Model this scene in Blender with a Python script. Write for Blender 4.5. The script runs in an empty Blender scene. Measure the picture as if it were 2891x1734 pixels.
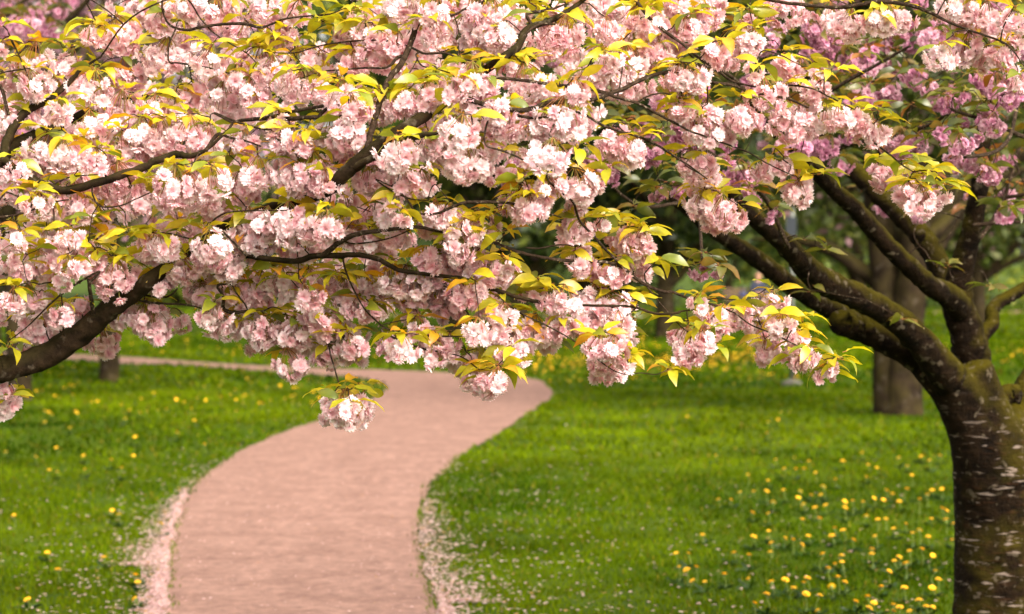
import bpy, math, random
import numpy as np
from mathutils import Vector, Matrix

random.seed(7)
rng = np.random.default_rng(11)
scene = bpy.context.scene
COL = scene.collection
R = math.radians

# ------------------------------------------------------------------ camera
CAM_H = 1.8
F = 6826.0                      # focal length in photograph pixels (2891 wide)
PITCH = math.atan((867 - 736) / F)
cam = bpy.data.cameras.new('camera')
cam.sensor_width = 36.0
cam.lens = 36.0 * F / 2891.0
cam.clip_start = 0.1
cam.clip_end = 2000
cam.dof.use_dof = True
cam.dof.focus_distance = 6.95
cam.dof.aperture_fstop = 4.4
cam_o = bpy.data.objects.new('camera', cam)
COL.objects.link(cam_o)
cam_o.location = (0, 0, CAM_H)
cam_o.rotation_euler = (math.pi / 2 - PITCH, 0, 0)
scene.camera = cam_o

# ------------------------------------------------------------------ sky, sun, exposure
SUN_EL, SUN_AZ = R(40), R(148)          # azimuth from +Y towards +X
w = bpy.data.worlds.new('World')
scene.world = w
w.use_nodes = True
nt = w.node_tree
nt.nodes.clear()
sky = nt.nodes.new('ShaderNodeTexSky')
sky.sky_type = 'NISHITA'
sky.sun_disc = False
sky.sun_elevation = SUN_EL
sky.sun_rotation = SUN_AZ
sky.air_density = 1.0
sky.dust_density = 6.0
sky.ozone_density = 0.3
hs = nt.nodes.new('ShaderNodeHueSaturation')       # thin bright cloud: an almost neutral sky
hs.inputs['Saturation'].default_value = 0.25
wm = nt.nodes.new('ShaderNodeMixRGB')
wm.blend_type = 'MULTIPLY'
wm.inputs[0].default_value = 1.0
wm.inputs[2].default_value = (1.0, 0.94, 0.87, 1)
bgn = nt.nodes.new('ShaderNodeBackground')
bgn.inputs[1].default_value = 0.15
wo = nt.nodes.new('ShaderNodeOutputWorld')
nt.links.new(sky.outputs[0], hs.inputs['Color'])
nt.links.new(hs.outputs[0], wm.inputs[1])
nt.links.new(wm.outputs[0], bgn.inputs[0])
nt.links.new(bgn.outputs[0], wo.inputs[0])

sun = bpy.data.lights.new('sun', 'SUN')
sun.energy = 0.8
sun.angle = R(40)
sun.color = (1.0, 0.94, 0.87)
sun_o = bpy.data.objects.new('sun', sun)
COL.objects.link(sun_o)
sd = Vector((math.sin(SUN_AZ) * math.cos(SUN_EL), math.cos(SUN_AZ) * math.cos(SUN_EL), math.sin(SUN_EL)))
sun_o.rotation_euler = sd.to_track_quat('Z', 'Y').to_euler()
sun_o.location = (12, -14, 30)

scene.view_settings.view_transform = 'Standard'
scene.view_settings.look = 'None'
scene.view_settings.gamma = 1
scene.view_settings.exposure = 1.78
scene.render.engine = 'CYCLES'
scene.cycles.max_bounces = 8
scene.cycles.diffuse_bounces = 4
scene.cycles.transmission_bounces = 6
scene.cycles.use_denoising = True

# ------------------------------------------------------------------ pixel -> world
cp, sp = math.cos(PITCH), math.sin(PITCH)
def ray(sx, sy):
    cx = (sx - 1445.5) / F
    cy = -(sy - 867.0) / F
    return np.array([cx, cp + cy * sp, -sp + cy * cp])
def P(sx, sy, depth):
    d = ray(sx, sy)
    d = d * (depth / d[1])
    return np.array([d[0], d[1], d[2] + CAM_H])
def G(sx, sy, z=0.0):
    d = ray(sx, sy)
    t = (z - CAM_H) / d[2]
    return np.array([d[0] * t, d[1] * t, z])
FV = 2891.0 / 2474.0
ZS = 2.473
OFF = {1: (0, 0), 2: (950, 0), 3: (1891, 0), 4: (0, 580), 5: (950, 580), 6: (1891, 580), 8: (1891, 1134)}
def Z(r, x, y):
    return OFF[r][0] + x / ZS, OFF[r][1] + y / ZS

# ------------------------------------------------------------------ mesh helpers
class Mesh:
    def __init__(s):
        s.v, s.f, s.c, s.m, s.n = [], [], [], [], 0
    def add(s, v, f, c=None, m=0):
        v = np.asarray(v, dtype=np.float32).reshape(-1, 3)
        f = np.asarray(f, dtype=np.int64).reshape(-1, 3)
        s.v.append(v); s.f.append(f + s.n); s.n += len(v)
        if c is None: c = np.ones((len(v), 3))
        c = np.asarray(c, dtype=np.float32)
        if c.ndim == 1: c = np.tile(c, (len(v), 1))
        s.c.append(c); s.m.append(np.full(len(f), m, dtype=np.int32))
    def arrays(s):
        return np.concatenate(s.v), np.concatenate(s.f), np.concatenate(s.c), np.concatenate(s.m)
    def mesh(s, name, mats, smooth=True):
        v, f, c, m = s.arrays()
        return mesh_from(name, v, f, c, m, mats, smooth)

def mesh_from(name, v, f, c, m, mats, smooth=True):
    me = bpy.data.meshes.new(name)
    me.vertices.add(len(v)); me.vertices.foreach_set('co', np.ascontiguousarray(v, dtype=np.float32).ravel())
    me.loops.add(len(f) * 3); me.loops.foreach_set('vertex_index', np.ascontiguousarray(f, dtype=np.int32).ravel())
    me.polygons.add(len(f)); me.polygons.foreach_set('loop_start', np.arange(0, len(f) * 3, 3, dtype=np.int32))
    for q in mats: me.materials.append(q)
    if m is not None: me.polygons.foreach_set('material_index', np.ascontiguousarray(m, dtype=np.int32))
    me.update(calc_edges=True)
    me.polygons.foreach_set('use_smooth', np.full(len(f), smooth, dtype=bool))
    a = me.attributes.new('Col', 'FLOAT_COLOR', 'POINT')
    a.data.foreach_set('color', np.concatenate([np.asarray(c, dtype=np.float32), np.ones((len(v), 1), np.float32)], 1).ravel())
    me.update()
    return me

def obj(name, me, parent=None, loc=None):
    o = bpy.data.objects.new(name, me)
    COL.objects.link(o)
    if parent is not None: o.parent = parent
    if loc is not None: o.location = loc
    return o
def empty(name, loc):
    o = bpy.data.objects.new(name, None)
    o.empty_display_size = 0.1
    COL.objects.link(o); o.location = [float(q) for q in loc]
    return o
def tag(o, label=None, cat=None, group=None, kind=None):
    if label: o['label'] = label
    if cat: o['category'] = cat
    if group: o['group'] = group
    if kind: o['kind'] = kind
    return o

def catmull(pts, per=6):
    p = np.asarray(pts, dtype=float)
    if len(p) < 3:
        t = np.linspace(0, 1, per + 1)[:, None]
        return p[0] * (1 - t) + p[-1] * t
    q = np.vstack([2 * p[0] - p[1], p, 2 * p[-1] - p[-2]])
    out = []
    for i in range(1, len(q) - 2):
        t = np.linspace(0, 1, per, endpoint=False)[:, None]
        a, b, c, d = q[i - 1], q[i], q[i + 1], q[i + 2]
        out.append(0.5 * (2 * b + (c - a) * t + (2 * a - 5 * b + 4 * c - d) * t * t + (3 * b - a - 3 * c + d) * t ** 3))
    out.append(p[-1:])
    return np.vstack(out)

def tube(mb, pts, rad, sides=8, bump=0.05, col=(1, 1, 1), m=0, cap=True):
    p = np.asarray(pts, dtype=float); r = np.asarray(rad, dtype=float)
    n = len(p)
    tg = np.gradient(p, axis=0); tg /= np.linalg.norm(tg, axis=1)[:, None] + 1e-9
    up = np.array([0.13, 0.21, 0.97]) if abs(tg[0][2]) < 0.9 else np.array([0.95, 0.2, 0.1])
    rings = []
    a = np.cross(up, tg[0]); a /= np.linalg.norm(a)
    ang = np.linspace(0, 2 * np.pi, sides, endpoint=False)
    for i in range(n):
        a = a - tg[i] * np.dot(a, tg[i]); a /= np.linalg.norm(a) + 1e-9
        b = np.cross(tg[i], a)
        rr = r[i] * (1 + bump * rng.normal(size=sides))
        rings.append(p[i] + (np.cos(ang) * rr)[:, None] * a + (np.sin(ang) * rr)[:, None] * b)
    v = np.vstack(rings)
    i = np.arange(n - 1)[:, None] * sides; j = np.arange(sides)[None, :]; k = (j + 1) % sides
    f1 = np.stack([i + j, i + k, i + sides + k], -1).reshape(-1, 3)
    f2 = np.stack([i + j, i + sides + k, i + sides + j], -1).reshape(-1, 3)
    f = [f1, f2]
    if cap:
        v = np.vstack([v, p[0] - tg[0] * r[0] * .15, p[-1] + tg[-1] * r[-1] * .4])
        j = np.arange(sides); k = (j + 1) % sides
        f.append(np.stack([k, j, np.full(sides, n * sides)], -1))
        f.append(np.stack([(n - 1) * sides + j, (n - 1) * sides + k, np.full(sides, n * sides + 1)], -1))
    mb.add(v, np.vstack(f), np.asarray(col), m)

def box(mb, c, s, rz=0.0, col=(1, 1, 1), m=0):
    c = np.asarray(c, float); s = np.asarray(s, float) / 2
    v = np.array([[x, y, z] for x in (-1, 1) for y in (-1, 1) for z in (-1, 1)], float) * s
    cc, ss = math.cos(rz), math.sin(rz)
    v = v @ np.array([[cc, ss, 0], [-ss, cc, 0], [0, 0, 1]]) + c
    q = [(0, 1, 3, 2), (4, 6, 7, 5), (0, 4, 5, 1), (2, 3, 7, 6), (0, 2, 6, 4), (1, 5, 7, 3)]
    f = [t for a, b, c_, d in q for t in ((a, b, c_), (a, c_, d))]
    mb.add(v, f, np.asarray(col), m)

def frame(d, roll=0.0, up=(0, 0, 1)):
    x = np.asarray(d, float); x = x / np.linalg.norm(x)
    y = np.cross(up, x)
    if np.linalg.norm(y) < 1e-3: y = np.array([0, 1.0, 0])
    y /= np.linalg.norm(y)
    z = np.cross(x, y)
    c, s = math.cos(roll), math.sin(roll)
    return np.stack([x, c * y + s * z, -s * y + c * z], 1)      # columns

def to_mat(M3, t, s):
    m = Matrix.Identity(4)
    for i in range(3):
        for j in range(3): m[i][j] = float(M3[i][j] * s)
        m[i][3] = float(t[i])
    return m

# ------------------------------------------------------------------ materials
def new_mat(name):
    m = bpy.data.materials.new(name)
    m.use_nodes = True
    m.node_tree.nodes.clear()
    return m, m.node_tree.nodes, m.node_tree.links

def leafy(name, trans=0.4, rough=0.5, noise=25.0, amount=0.25, gloss=0.05, tcol=(1, 1, 1)):
    m, N, L = new_mat(name)
    at = N.new('ShaderNodeAttribute'); at.attribute_name = 'Col'
    tc = N.new('ShaderNodeTexCoord')
    no = N.new('ShaderNodeTexNoise'); no.inputs['Scale'].default_value = noise; no.inputs['Detail'].default_value = 3
    L.new(tc.outputs['Object'], no.inputs['Vector'])
    mr = N.new('ShaderNodeMapRange')
    mr.inputs[1].default_value = 0.3; mr.inputs[2].default_value = 0.7
    mr.inputs[3].default_value = 1 - amount; mr.inputs[4].default_value = 1 + amount * 0.6
    L.new(no.outputs[0], mr.inputs[0])
    mx = N.new('ShaderNodeMixRGB'); mx.blend_type = 'MULTIPLY'; mx.inputs[0].default_value = 1
    L.new(at.outputs['Color'], mx.inputs[1]); L.new(mr.outputs[0], mx.inputs[2])
    df = N.new('ShaderNodeBsdfDiffuse'); tr = N.new('ShaderNodeBsdfTranslucent')
    gl = N.new('ShaderNodeBsdfGlossy'); gl.inputs['Roughness'].default_value = rough
    tm = N.new('ShaderNodeMixRGB'); tm.blend_type = 'MULTIPLY'; tm.inputs[0].default_value = 1
    tm.inputs[2].default_value = (*tcol, 1)
    L.new(mx.outputs[0], df.inputs[0]); L.new(mx.outputs[0], tm.inputs[1]); L.new(tm.outputs[0], tr.inputs[0])
    s1 = N.new('ShaderNodeMixShader'); s1.inputs[0].default_value = trans
    L.new(df.outputs[0], s1.inputs[1]); L.new(tr.outputs[0], s1.inputs[2])
    s2 = N.new('ShaderNodeMixShader'); s2.inputs[0].default_value = gloss
    L.new(s1.outputs[0], s2.inputs[1]); L.new(gl.outputs[0], s2.inputs[2])
    o = N.new('ShaderNodeOutputMaterial'); L.new(s2.outputs[0], o.inputs[0])
    return m

def bark(name, dark, light, lichen, lichen_amt=0.5, moss=None, moss_amt=0.0, lenticel=None, scale=18.0, world=False):
    m, N, L = new_mat(name)
    tc = N.new('ShaderNodeTexCoord')
    if world:                      # one grain across trunk and limbs
        gp = N.new('ShaderNodeNewGeometry'); mpw = N.new('ShaderNodeMapping'); L.new(gp.outputs['Position'], mpw.inputs['Vector'])
        class _T: outputs = {'Object': mpw.outputs[0]}
        tc = _T
    n1 = N.new('ShaderNodeTexNoise'); n1.inputs['Scale'].default_value = scale; n1.inputs['Detail'].default_value = 6
    n1.inputs['Roughness'].default_value = 0.72
    L.new(tc.outputs['Object'], n1.inputs['Vector'])
    cr = N.new('ShaderNodeValToRGB')
    cr.color_ramp.elements[0].position = 0.35; cr.color_ramp.elements[0].color = (*dark, 1)
    cr.color_ramp.elements[1].position = 0.68; cr.color_ramp.elements[1].color = (*light, 1)
    L.new(n1.outputs[0], cr.inputs[0])
    cur = cr.outputs[0]
    def over(fac_socket, color):
        nonlocal cur
        q = N.new('ShaderNodeMixRGB'); q.inputs[2].default_value = (*color, 1)
        L.new(fac_socket, q.inputs[0]); L.new(cur, q.inputs[1]); cur = q.outputs[0]
    def thresh(sock, a, b, top=1.0):
        r = N.new('ShaderNodeMapRange'); r.inputs[1].default_value = a; r.inputs[2].default_value = b
        r.inputs[3].default_value = 0; r.inputs[4].default_value = top
        L.new(sock, r.inputs[0]); return r.outputs[0]
    if moss is not None:
        ge = N.new('ShaderNodeNewGeometry'); sx = N.new('ShaderNodeSeparateXYZ')
        L.new(ge.outputs['Normal'], sx.inputs[0])
        n3 = N.new('ShaderNodeTexNoise'); n3.inputs['Scale'].default_value = 6; n3.inputs['Detail'].default_value = 5
        L.new(tc.outputs['Object'], n3.inputs['Vector'])
        ad = N.new('ShaderNodeMath'); ad.operation = 'MULTIPLY_ADD'; ad.inputs[1].default_value = 1.5
        L.new(n3.outputs[0], ad.inputs[0]); L.new(sx.outputs['Z'], ad.inputs[2])
        over(thresh(ad.outputs[0], 0.6, 1.4, moss_amt), moss)
    n2 = N.new('ShaderNodeTexNoise'); n2.inputs['Scale'].default_value = scale * 1.7; n2.inputs['Detail'].default_value = 4
    L.new(tc.outputs['Object'], n2.inputs['Vector'])
    over(thresh(n2.outputs[0], 0.60, 0.68, lichen_amt), lichen)
    hsock = n1.outputs[0]
    if lenticel is not None:
        mp = N.new('ShaderNodeMapping'); mp.inputs['Scale'].default_value = (10, 10, 52)
        L.new(tc.outputs['Object'], mp.inputs['Vector'])
        n4 = N.new('ShaderNodeTexNoise'); n4.inputs['Scale'].default_value = 1.0; n4.inputs['Detail'].default_value = 2.5
        L.new(mp.outputs[0], n4.inputs['Vector'])
        sz = N.new('ShaderNodeSeparateXYZ'); L.new(tc.outputs['Object'], sz.inputs[0])
        low = thresh(sz.outputs['Z'], 1.25, 0.95)
        def low_mul(k):
            q = N.new('ShaderNodeMath'); q.operation = 'MULTIPLY'; L.new(k, q.inputs[0]); L.new(low, q.inputs[1]); return q.outputs[0]
        over(low_mul(thresh(n4.outputs[0], 0.61, 0.67, 0.85)), lenticel)
        mp2 = N.new('ShaderNodeMapping'); mp2.inputs['Scale'].default_value = (11, 11, 60)
        L.new(tc.outputs['Object'], mp2.inputs['Vector'])
        n5 = N.new('ShaderNodeTexNoise'); n5.inputs['Scale'].default_value = 1.0; n5.inputs['Detail'].default_value = 3
        L.new(mp2.outputs[0], n5.inputs['Vector'])
        over(low_mul(thresh(n5.outputs[0], 0.58, 0.68, 0.35)), (0.045, 0.018, 0.007))
        am = N.new('ShaderNodeMath'); am.operation = 'MULTIPLY_ADD'; am.inputs[1].default_value = 0.35
        L.new(n5.outputs[0], am.inputs[0]); L.new(n1.outputs[0], am.inputs[2]); hsock = am.outputs[0]
    bu = N.new('ShaderNodeBump'); bu.inputs['Strength'].default_value = 0.9; bu.inputs['Distance'].default_value = 0.03 if world else 0.012
    L.new(hsock, bu.inputs['Height'])
    bs = N.new('ShaderNodeBsdfPrincipled')
    bs.inputs['Roughness'].default_value = 0.8
    bs.inputs['Specular IOR Level'].default_value = 0.06
    L.new(cur, bs.inputs['Base Color']); L.new(bu.outputs[0], bs.inputs['Normal'])
    o = N.new('ShaderNodeOutputMaterial'); L.new(bs.outputs[0], o.inputs[0])
    return m

def plain(name, col, rough=0.7, metal=0.0, noise=8.0, amt=0.2, bump=0.0):
    m, N, L = new_mat(name)
    tc = N.new('ShaderNodeTexCoord')
    no = N.new('ShaderNodeTexNoise'); no.inputs['Scale'].default_value = noise; no.inputs['Detail'].default_value = 5
    L.new(tc.outputs['Object'], no.inputs['Vector'])
    cr = N.new('ShaderNodeValToRGB')
    cr.color_ramp.elements[0].position = 0.3; cr.color_ramp.elements[1].position = 0.7
    cr.color_ramp.elements[0].color = (*[q * (1 - amt) for q in col], 1)
    cr.color_ramp.elements[1].color = (*[min(1, q * (1 + amt)) for q in col], 1)
    L.new(no.outputs[0], cr.inputs[0])
    bs = N.new('ShaderNodeBsdfPrincipled'); bs.inputs['Roughness'].default_value = rough; bs.inputs['Metallic'].default_value = metal
    L.new(cr.outputs[0], bs.inputs['Base Color'])
    if bump:
        bu = N.new('ShaderNodeBump'); bu.inputs['Strength'].default_value = bump; bu.inputs['Distance'].default_value = 0.01
        L.new(no.outputs[0], bu.inputs['Height']); L.new(bu.outputs[0], bs.inputs['Normal'])
    o = N.new('ShaderNodeOutputMaterial'); L.new(bs.outputs[0], o.inputs[0])
    return m

M_PETAL = leafy('petal', trans=0.42, noise=60, amount=0.05, gloss=0.015, rough=0.6)
M_LEAF = leafy('leaf', trans=0.5, noise=45, amount=0.18, gloss=0.06, rough=0.4, tcol=(1.25, 1.2, 0.5))
M_FAR = leafy('far_foliage', trans=0.35, noise=1.2, amount=0.3, gloss=0.02)
M_STALK = leafy('stalk', trans=0.1, noise=30, amount=0.2, gloss=0.04)
M_GRASS = leafy('grass_blade', trans=0.35, noise=0.55, amount=0.35, gloss=0.002, rough=0.6, tcol=(1.1, 1.1, 0.5))
M_BARK_F = bark('pink_cherry_bark', (0.006, 0.0035, 0.002), (0.032, 0.019, 0.010), (0.15, 0.12, 0.085), 0.3, (0.03, 0.028, 0.005), 0.3)
M_TWIG = bark('twig_bark', (0.012, 0.007, 0.004), (0.06, 0.038, 0.024), (0.26, 0.21, 0.15), 0.6, scale=60)
M_BARK_P = bark('purple_cherry_bark', (0.0025, 0.0014, 0.0007), (0.017, 0.0092, 0.004), (0.12, 0.095, 0.065), 0.55, (0.046, 0.037, 0.0010), 0.9, (0.20, 0.155, 0.13), 16, True)
M_TRUNK_P = M_BARK_P
M_BARK_B = bark('background_bark', (0.007, 0.0045, 0.0025), (0.030, 0.020, 0.011), (0.10, 0.08, 0.06), 0.3, (0.07, 0.06, 0.01), 0.4, None, 5)
M_YELLOW = plain('dandelion_yellow', (0.86, 0.52, 0.006), 0.7, 0, 40, 0.1)
M_STEM = plain('dandelion_stem', (0.13, 0.17, 0.03), 0.6)

# ------------------------------------------------------------------ ground: lawn, path
def ground_mat():
    m, N, L = new_mat('lawn')
    tc = N.new('ShaderNodeTexCoord')
    n1 = N.new('ShaderNodeTexNoise'); n1.inputs['Scale'].default_value = 0.35; n1.inputs['Detail'].default_value = 5
    n2 = N.new('ShaderNodeTexNoise'); n2.inputs['Scale'].default_value = 40; n2.inputs['Detail'].default_value = 6
    for n in (n1, n2): L.new(tc.outputs['Object'], n.inputs['Vector'])
    cr = N.new('ShaderNodeValToRGB')
    e = cr.color_ramp.elements
    e[0].position = 0.3; e[0].color = (0.020, 0.045, 0.0004, 1)
    e[1].position = 0.7; e[1].color = (0.064, 0.096, 0.0004, 1)
    L.new(n1.outputs[0], cr.inputs[0])
    mr = N.new('ShaderNodeMapRange'); mr.inputs[1].default_value = 0.25; mr.inputs[2].default_value = 0.75
    mr.inputs[3].default_value = 0.5; mr.inputs[4].default_value = 1.25
    L.new(n2.outputs[0], mr.inputs[0])
    mx = N.new('ShaderNodeMixRGB'); mx.blend_type = 'MULTIPLY'; mx.inputs[0].default_value = 1
    L.new(cr.outputs[0], mx.inputs[1]); L.new(mr.outputs[0], mx.inputs[2])
    bs = N.new('ShaderNodeBsdfPrincipled'); bs.inputs['Roughness'].default_value = 0.95
    bs.inputs['Specular IOR Level'].default_value = 0.1
    L.new(mx.outputs[0], bs.inputs['Base Color'])
    o = N.new('ShaderNodeOutputMaterial'); L.new(bs.outputs[0], o.inputs[0])
    return m
def path_mat():
    m, N, L = new_mat('path_gravel')
    tc = N.new('ShaderNodeTexCoord')
    n1 = N.new('ShaderNodeTexNoise'); n1.inputs['Scale'].default_value = 3.0; n1.inputs['Detail'].default_value = 6
    n2 = N.new('ShaderNodeTexNoise'); n2.inputs['Scale'].default_value = 13; n2.inputs['Detail'].default_value = 6; n2.inputs['Roughness'].default_value = 0.7
    vo = N.new('ShaderNodeTexVoronoi'); vo.inputs['Scale'].default_value = 75
    for n in (n1, n2, vo): L.new(tc.outputs['Object'], n.inputs['Vector'])
    cr = N.new('ShaderNodeValToRGB'); e = cr.color_ramp.elements
    e[0].position = 0.32; e[0].color = (0.176, 0.097, 0.073, 1)
    e[1].position = 0.70; e[1].color = (0.240, 0.138, 0.106, 1)
    L.new(n1.outputs[0], cr.inputs[0])
    mr = N.new('ShaderNodeMapRange'); mr.inputs[1].default_value = 0.3; mr.inputs[2].default_value = 0.7
    mr.inputs[3].default_value = 0.58; mr.inputs[4].default_value = 1.38
    L.new(n2.outputs[0], mr.inputs[0])
    mx = N.new('ShaderNodeMixRGB'); mx.blend_type = 'MULTIPLY'; mx.inputs[0].default_value = 1
    L.new(cr.outputs[0], mx.inputs[1]); L.new(mr.outputs[0], mx.inputs[2])
    bu = N.new('ShaderNodeBump'); bu.inputs['Strength'].default_value = 0.5; bu.inputs['Distance'].default_value = 0.006
    L.new(vo.outputs['Distance'], bu.inputs['Height'])
    bs = N.new('ShaderNodeBsdfPrincipled'); bs.inputs['Roughness'].default_value = 0.9
    bs.inputs['Specular IOR Level'].default_value = 0.2
    L.new(mx.outputs[0], bs.inputs['Base Color']); L.new(bu.outputs[0], bs.inputs['Normal'])
    o = N.new('ShaderNodeOutputMaterial'); L.new(bs.outputs[0], o.inputs[0])
    return m
M_PATH = path_mat()
mb = Mesh()
mb.add([(-600, -60, 0), (600, -60, 0), (600, 1200, 0), (-600, 1200, 0)], [(0, 1, 2), (0, 2, 3)])
tag(obj('lawn', mb.mesh('lawn', [ground_mat()], False)), kind='structure')

left_px = [(385, 1620), (392, 1540), (397, 1470), (400, 1400), (405, 1340), (415, 1290), (440, 1225), (470, 1172), (520, 1130), (580, 1092), (640, 1064),
           (700, 1040), (760, 1020), (820, 1000), (880, 974), (920, 952), (934, 935), (900, 921), (855, 913), (744, 905), (600, 895),
           (430, 883), (300, 879), (154, 871), (0, 864), (-200, 856), (-400, 849)]
right_px = [(1110, 1620), (1080, 1540), (1065, 1484), (1035, 1420), (1020, 1350), (1015, 1290), (1020, 1240), (1040, 1180), (1080, 1130), (1140, 1085),
            (1190, 1058), (1250, 1018), (1310, 978), (1336, 956), (1325, 935), (1290, 917), (1200, 908), (1090, 901), (870, 893), (744, 889), (600, 883),
            (430, 872), (300, 863), (154, 856), (0, 850), (-200, 842), (-400, 836)]
def resample(l, n):
    d = np.r_[0, np.cumsum(np.linalg.norm(np.diff(l, axis=0), axis=1))]
    t = np.linspace(0, d[-1], n)
    return np.stack([np.interp(t, d, l[:, 0]), np.interp(t, d, l[:, 1])], 1)
def gline(px):
    pts = np.array([G(x * FV, y * FV) for x, y in px])[:, :2]
    c = resample(catmull(pts, 8), 420)
    g = np.random.default_rng(len(px) + int(px[0][0]))
    nz = np.convolve(g.normal(size=424), [.25, .5, .5, .5, .25], 'valid')[:, None] * .009
    t = np.gradient(c, axis=0); t /= np.linalg.norm(t, axis=1)[:, None]
    return c + nz * np.stack([-t[:, 1], t[:, 0]], 1)
GL, GR = gline(left_px), gline(right_px)
poly = np.vstack([GL, GR[::-1]])
from mathutils.geometry import tessellate_polygon
tri = tessellate_polygon([[Vector((x, y, 0)) for x, y in poly]])
mb = Mesh()
mb.add(np.c_[poly, np.full(len(poly), 0.006)], tri)
tag(obj('path', mb.mesh('path', [M_PATH], False)), kind='structure')
mb = Mesh()
fp = [(-60, 72), (-30, 75.5), (-8, 78), (10, 82), (30, 90), (60, 108)]
fpc = catmull(np.array(fp, float), 6)
a = np.c_[fpc + (0, -1.7), np.full(len(fpc), .006)]; b = np.c_[fpc + (0, 2.2), np.full(len(fpc), .006)]
v = np.vstack([a, b]); n = len(fpc)
f = [q for i in range(n - 1) for q in ((i, i + 1, n + i + 1), (i, n + i + 1, n + i))]
mb.add(v, f)
tag(obj('path', mb.mesh('far_path', [M_PATH], False)), kind='structure')

def in_poly(x, y, pl):
    inside = np.zeros(len(x), bool)
    j = len(pl) - 1
    for i in range(len(pl)):
        xi, yi = pl[i]; xj, yj = pl[j]
        c = ((yi > y) != (yj > y)) & (x < (xj - xi) * (y - yi) / (yj - yi + 1e-12) + xi)
        inside ^= c; j = i
    return inside
def dist_line(x, y, line):
    p = np.stack([x, y], 1); best = np.full(len(x), 1e9)
    for i in range(0, len(p), 20000):
        q = p[i:i + 20000]
        d = np.full(len(q), 1e9)
        for k in range(len(line) - 1):
            a, b = line[k], line[k + 1]; ab = b - a
            t = np.clip(((q - a) @ ab) / (ab @ ab + 1e-12), 0, 1)
            d = np.minimum(d, np.linalg.norm(q - a - t[:, None] * ab, axis=1))
        best[i:i + 20000] = d
    return best

# smooth value noise on the ground plane
class VN:
    def __init__(s, seed, n=64): s.g = np.random.default_rng(seed).random((n, n)); s.n = n
    def __call__(s, x, y):
        xi, yi = np.floor(x).astype(int), np.floor(y).astype(int)
        fx, fy = x - xi, y - yi
        fx = fx * fx * (3 - 2 * fx); fy = fy * fy * (3 - 2 * fy)
        g = lambda a, b: s.g[a % s.n, b % s.n]
        return (g(xi, yi) * (1 - fx) + g(xi + 1, yi) * fx) * (1 - fy) + (g(xi, yi + 1) * (1 - fx) + g(xi + 1, yi + 1) * fx) * fy
vn1, vn2, vn3 = VN(1), VN(2), VN(3)

def make_grass():
    V, Fc, C = [], [], []
    base = 0
    # (distance from, to, blades per square metre, height, width)
    for d0, d1, dens, h, wd in ((11.2, 16, 3200, .028, .0030), (16, 22, 1500, .032, .0045), (22, 34, 420, .038, .010), (34, 58, 110, .055, .02), (58, 90, 22, .07, .04)):
        area = 0.5 * (d1 * d1 - d0 * d0) * (3300 / F)
        n = int(area * dens)
        d = np.sqrt(rng.random(n) * (d1 * d1 - d0 * d0) + d0 * d0)
        x = (rng.random(n) - 0.5) * 3300 / F * d
        keep = ~in_poly(x, d, poly)
        if d1 < 30:                                   # blades lean over the edge of the path
            ii = np.where(~keep)[0]
            dd = np.minimum(dist_line(x[ii], d[ii], GL[::5]), dist_line(x[ii], d[ii], GR[::5]))
            keep[ii[dd < np.abs(rng.normal(size=len(ii))) * .03]] = True
        x, d = x[keep], d[keep]
        # clumps
        cl = vn1(x * 2.3, d * 2.3) * .5 + vn2(x * 6, d * 6) * .5
        keep = rng.random(len(x)) < (0.35 + 1.1 * cl)
        x, d, cl = x[keep], d[keep], cl[keep]
        n = len(x)
        hh = h * (0.5 + 0.9 * rng.random(n)) * (0.55 + 0.9 * cl)
        az = rng.random(n) * 2 * np.pi
        lean = hh * (0.2 + 0.9 * rng.random(n))
        wv = np.stack([np.cos(az + 1.57), np.sin(az + 1.57), np.zeros(n)], 1) * (wd * (0.6 + 0.8 * rng.random(n)))[:, None]
        b = np.stack([x, d, np.full(n, -0.002)], 1)
        ld = np.stack([np.cos(az), np.sin(az), np.zeros(n)], 1)
        mid = b + ld * (lean * .35)[:, None] + np.array([0, 0, 1]) * (hh * .6)[:, None]
        tip = b + ld * lean[:, None] + np.array([0, 0, 1]) * hh[:, None]
        v = np.stack([b - wv, b + wv, mid - wv * .8, mid + wv * .8, tip], 1).reshape(-1, 3)
        i = (np.arange(n) * 5 + base)[:, None]
        f = np.concatenate([i + [0, 1, 3], i + [0, 3, 2], i + [2, 3, 4]], 0)
        t = np.clip(vn3(x * .33 + 9, d * .22) * .55 + vn1(x * 1.1, d * .8) * .45 + .15 * rng.normal(size=n), 0, 1)[:, None]
        t = np.clip((t - .5) * 1.7 + .5, 0, 1)
        col = np.array([.021, .054, .0004]) * (1 - t) + np.array([.112, .160, .0004]) * t
        dry = rng.random(n) < .05
        col[dry] = np.array([.17, .14, .015]) * (0.6 + .6 * rng.random((dry.sum(), 1)))
        c = np.repeat(col, 5, 0)
        V.append(v); Fc.append(f); C.append(c); base += n * 5
    return mesh_from('grass', np.concatenate(V), np.concatenate(Fc), np.concatenate(C), None, [M_GRASS], True)
tag(obj('grass', make_grass()), 'short green lawn grass growing on both sides of the path', 'grass', kind='stuff')

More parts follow.
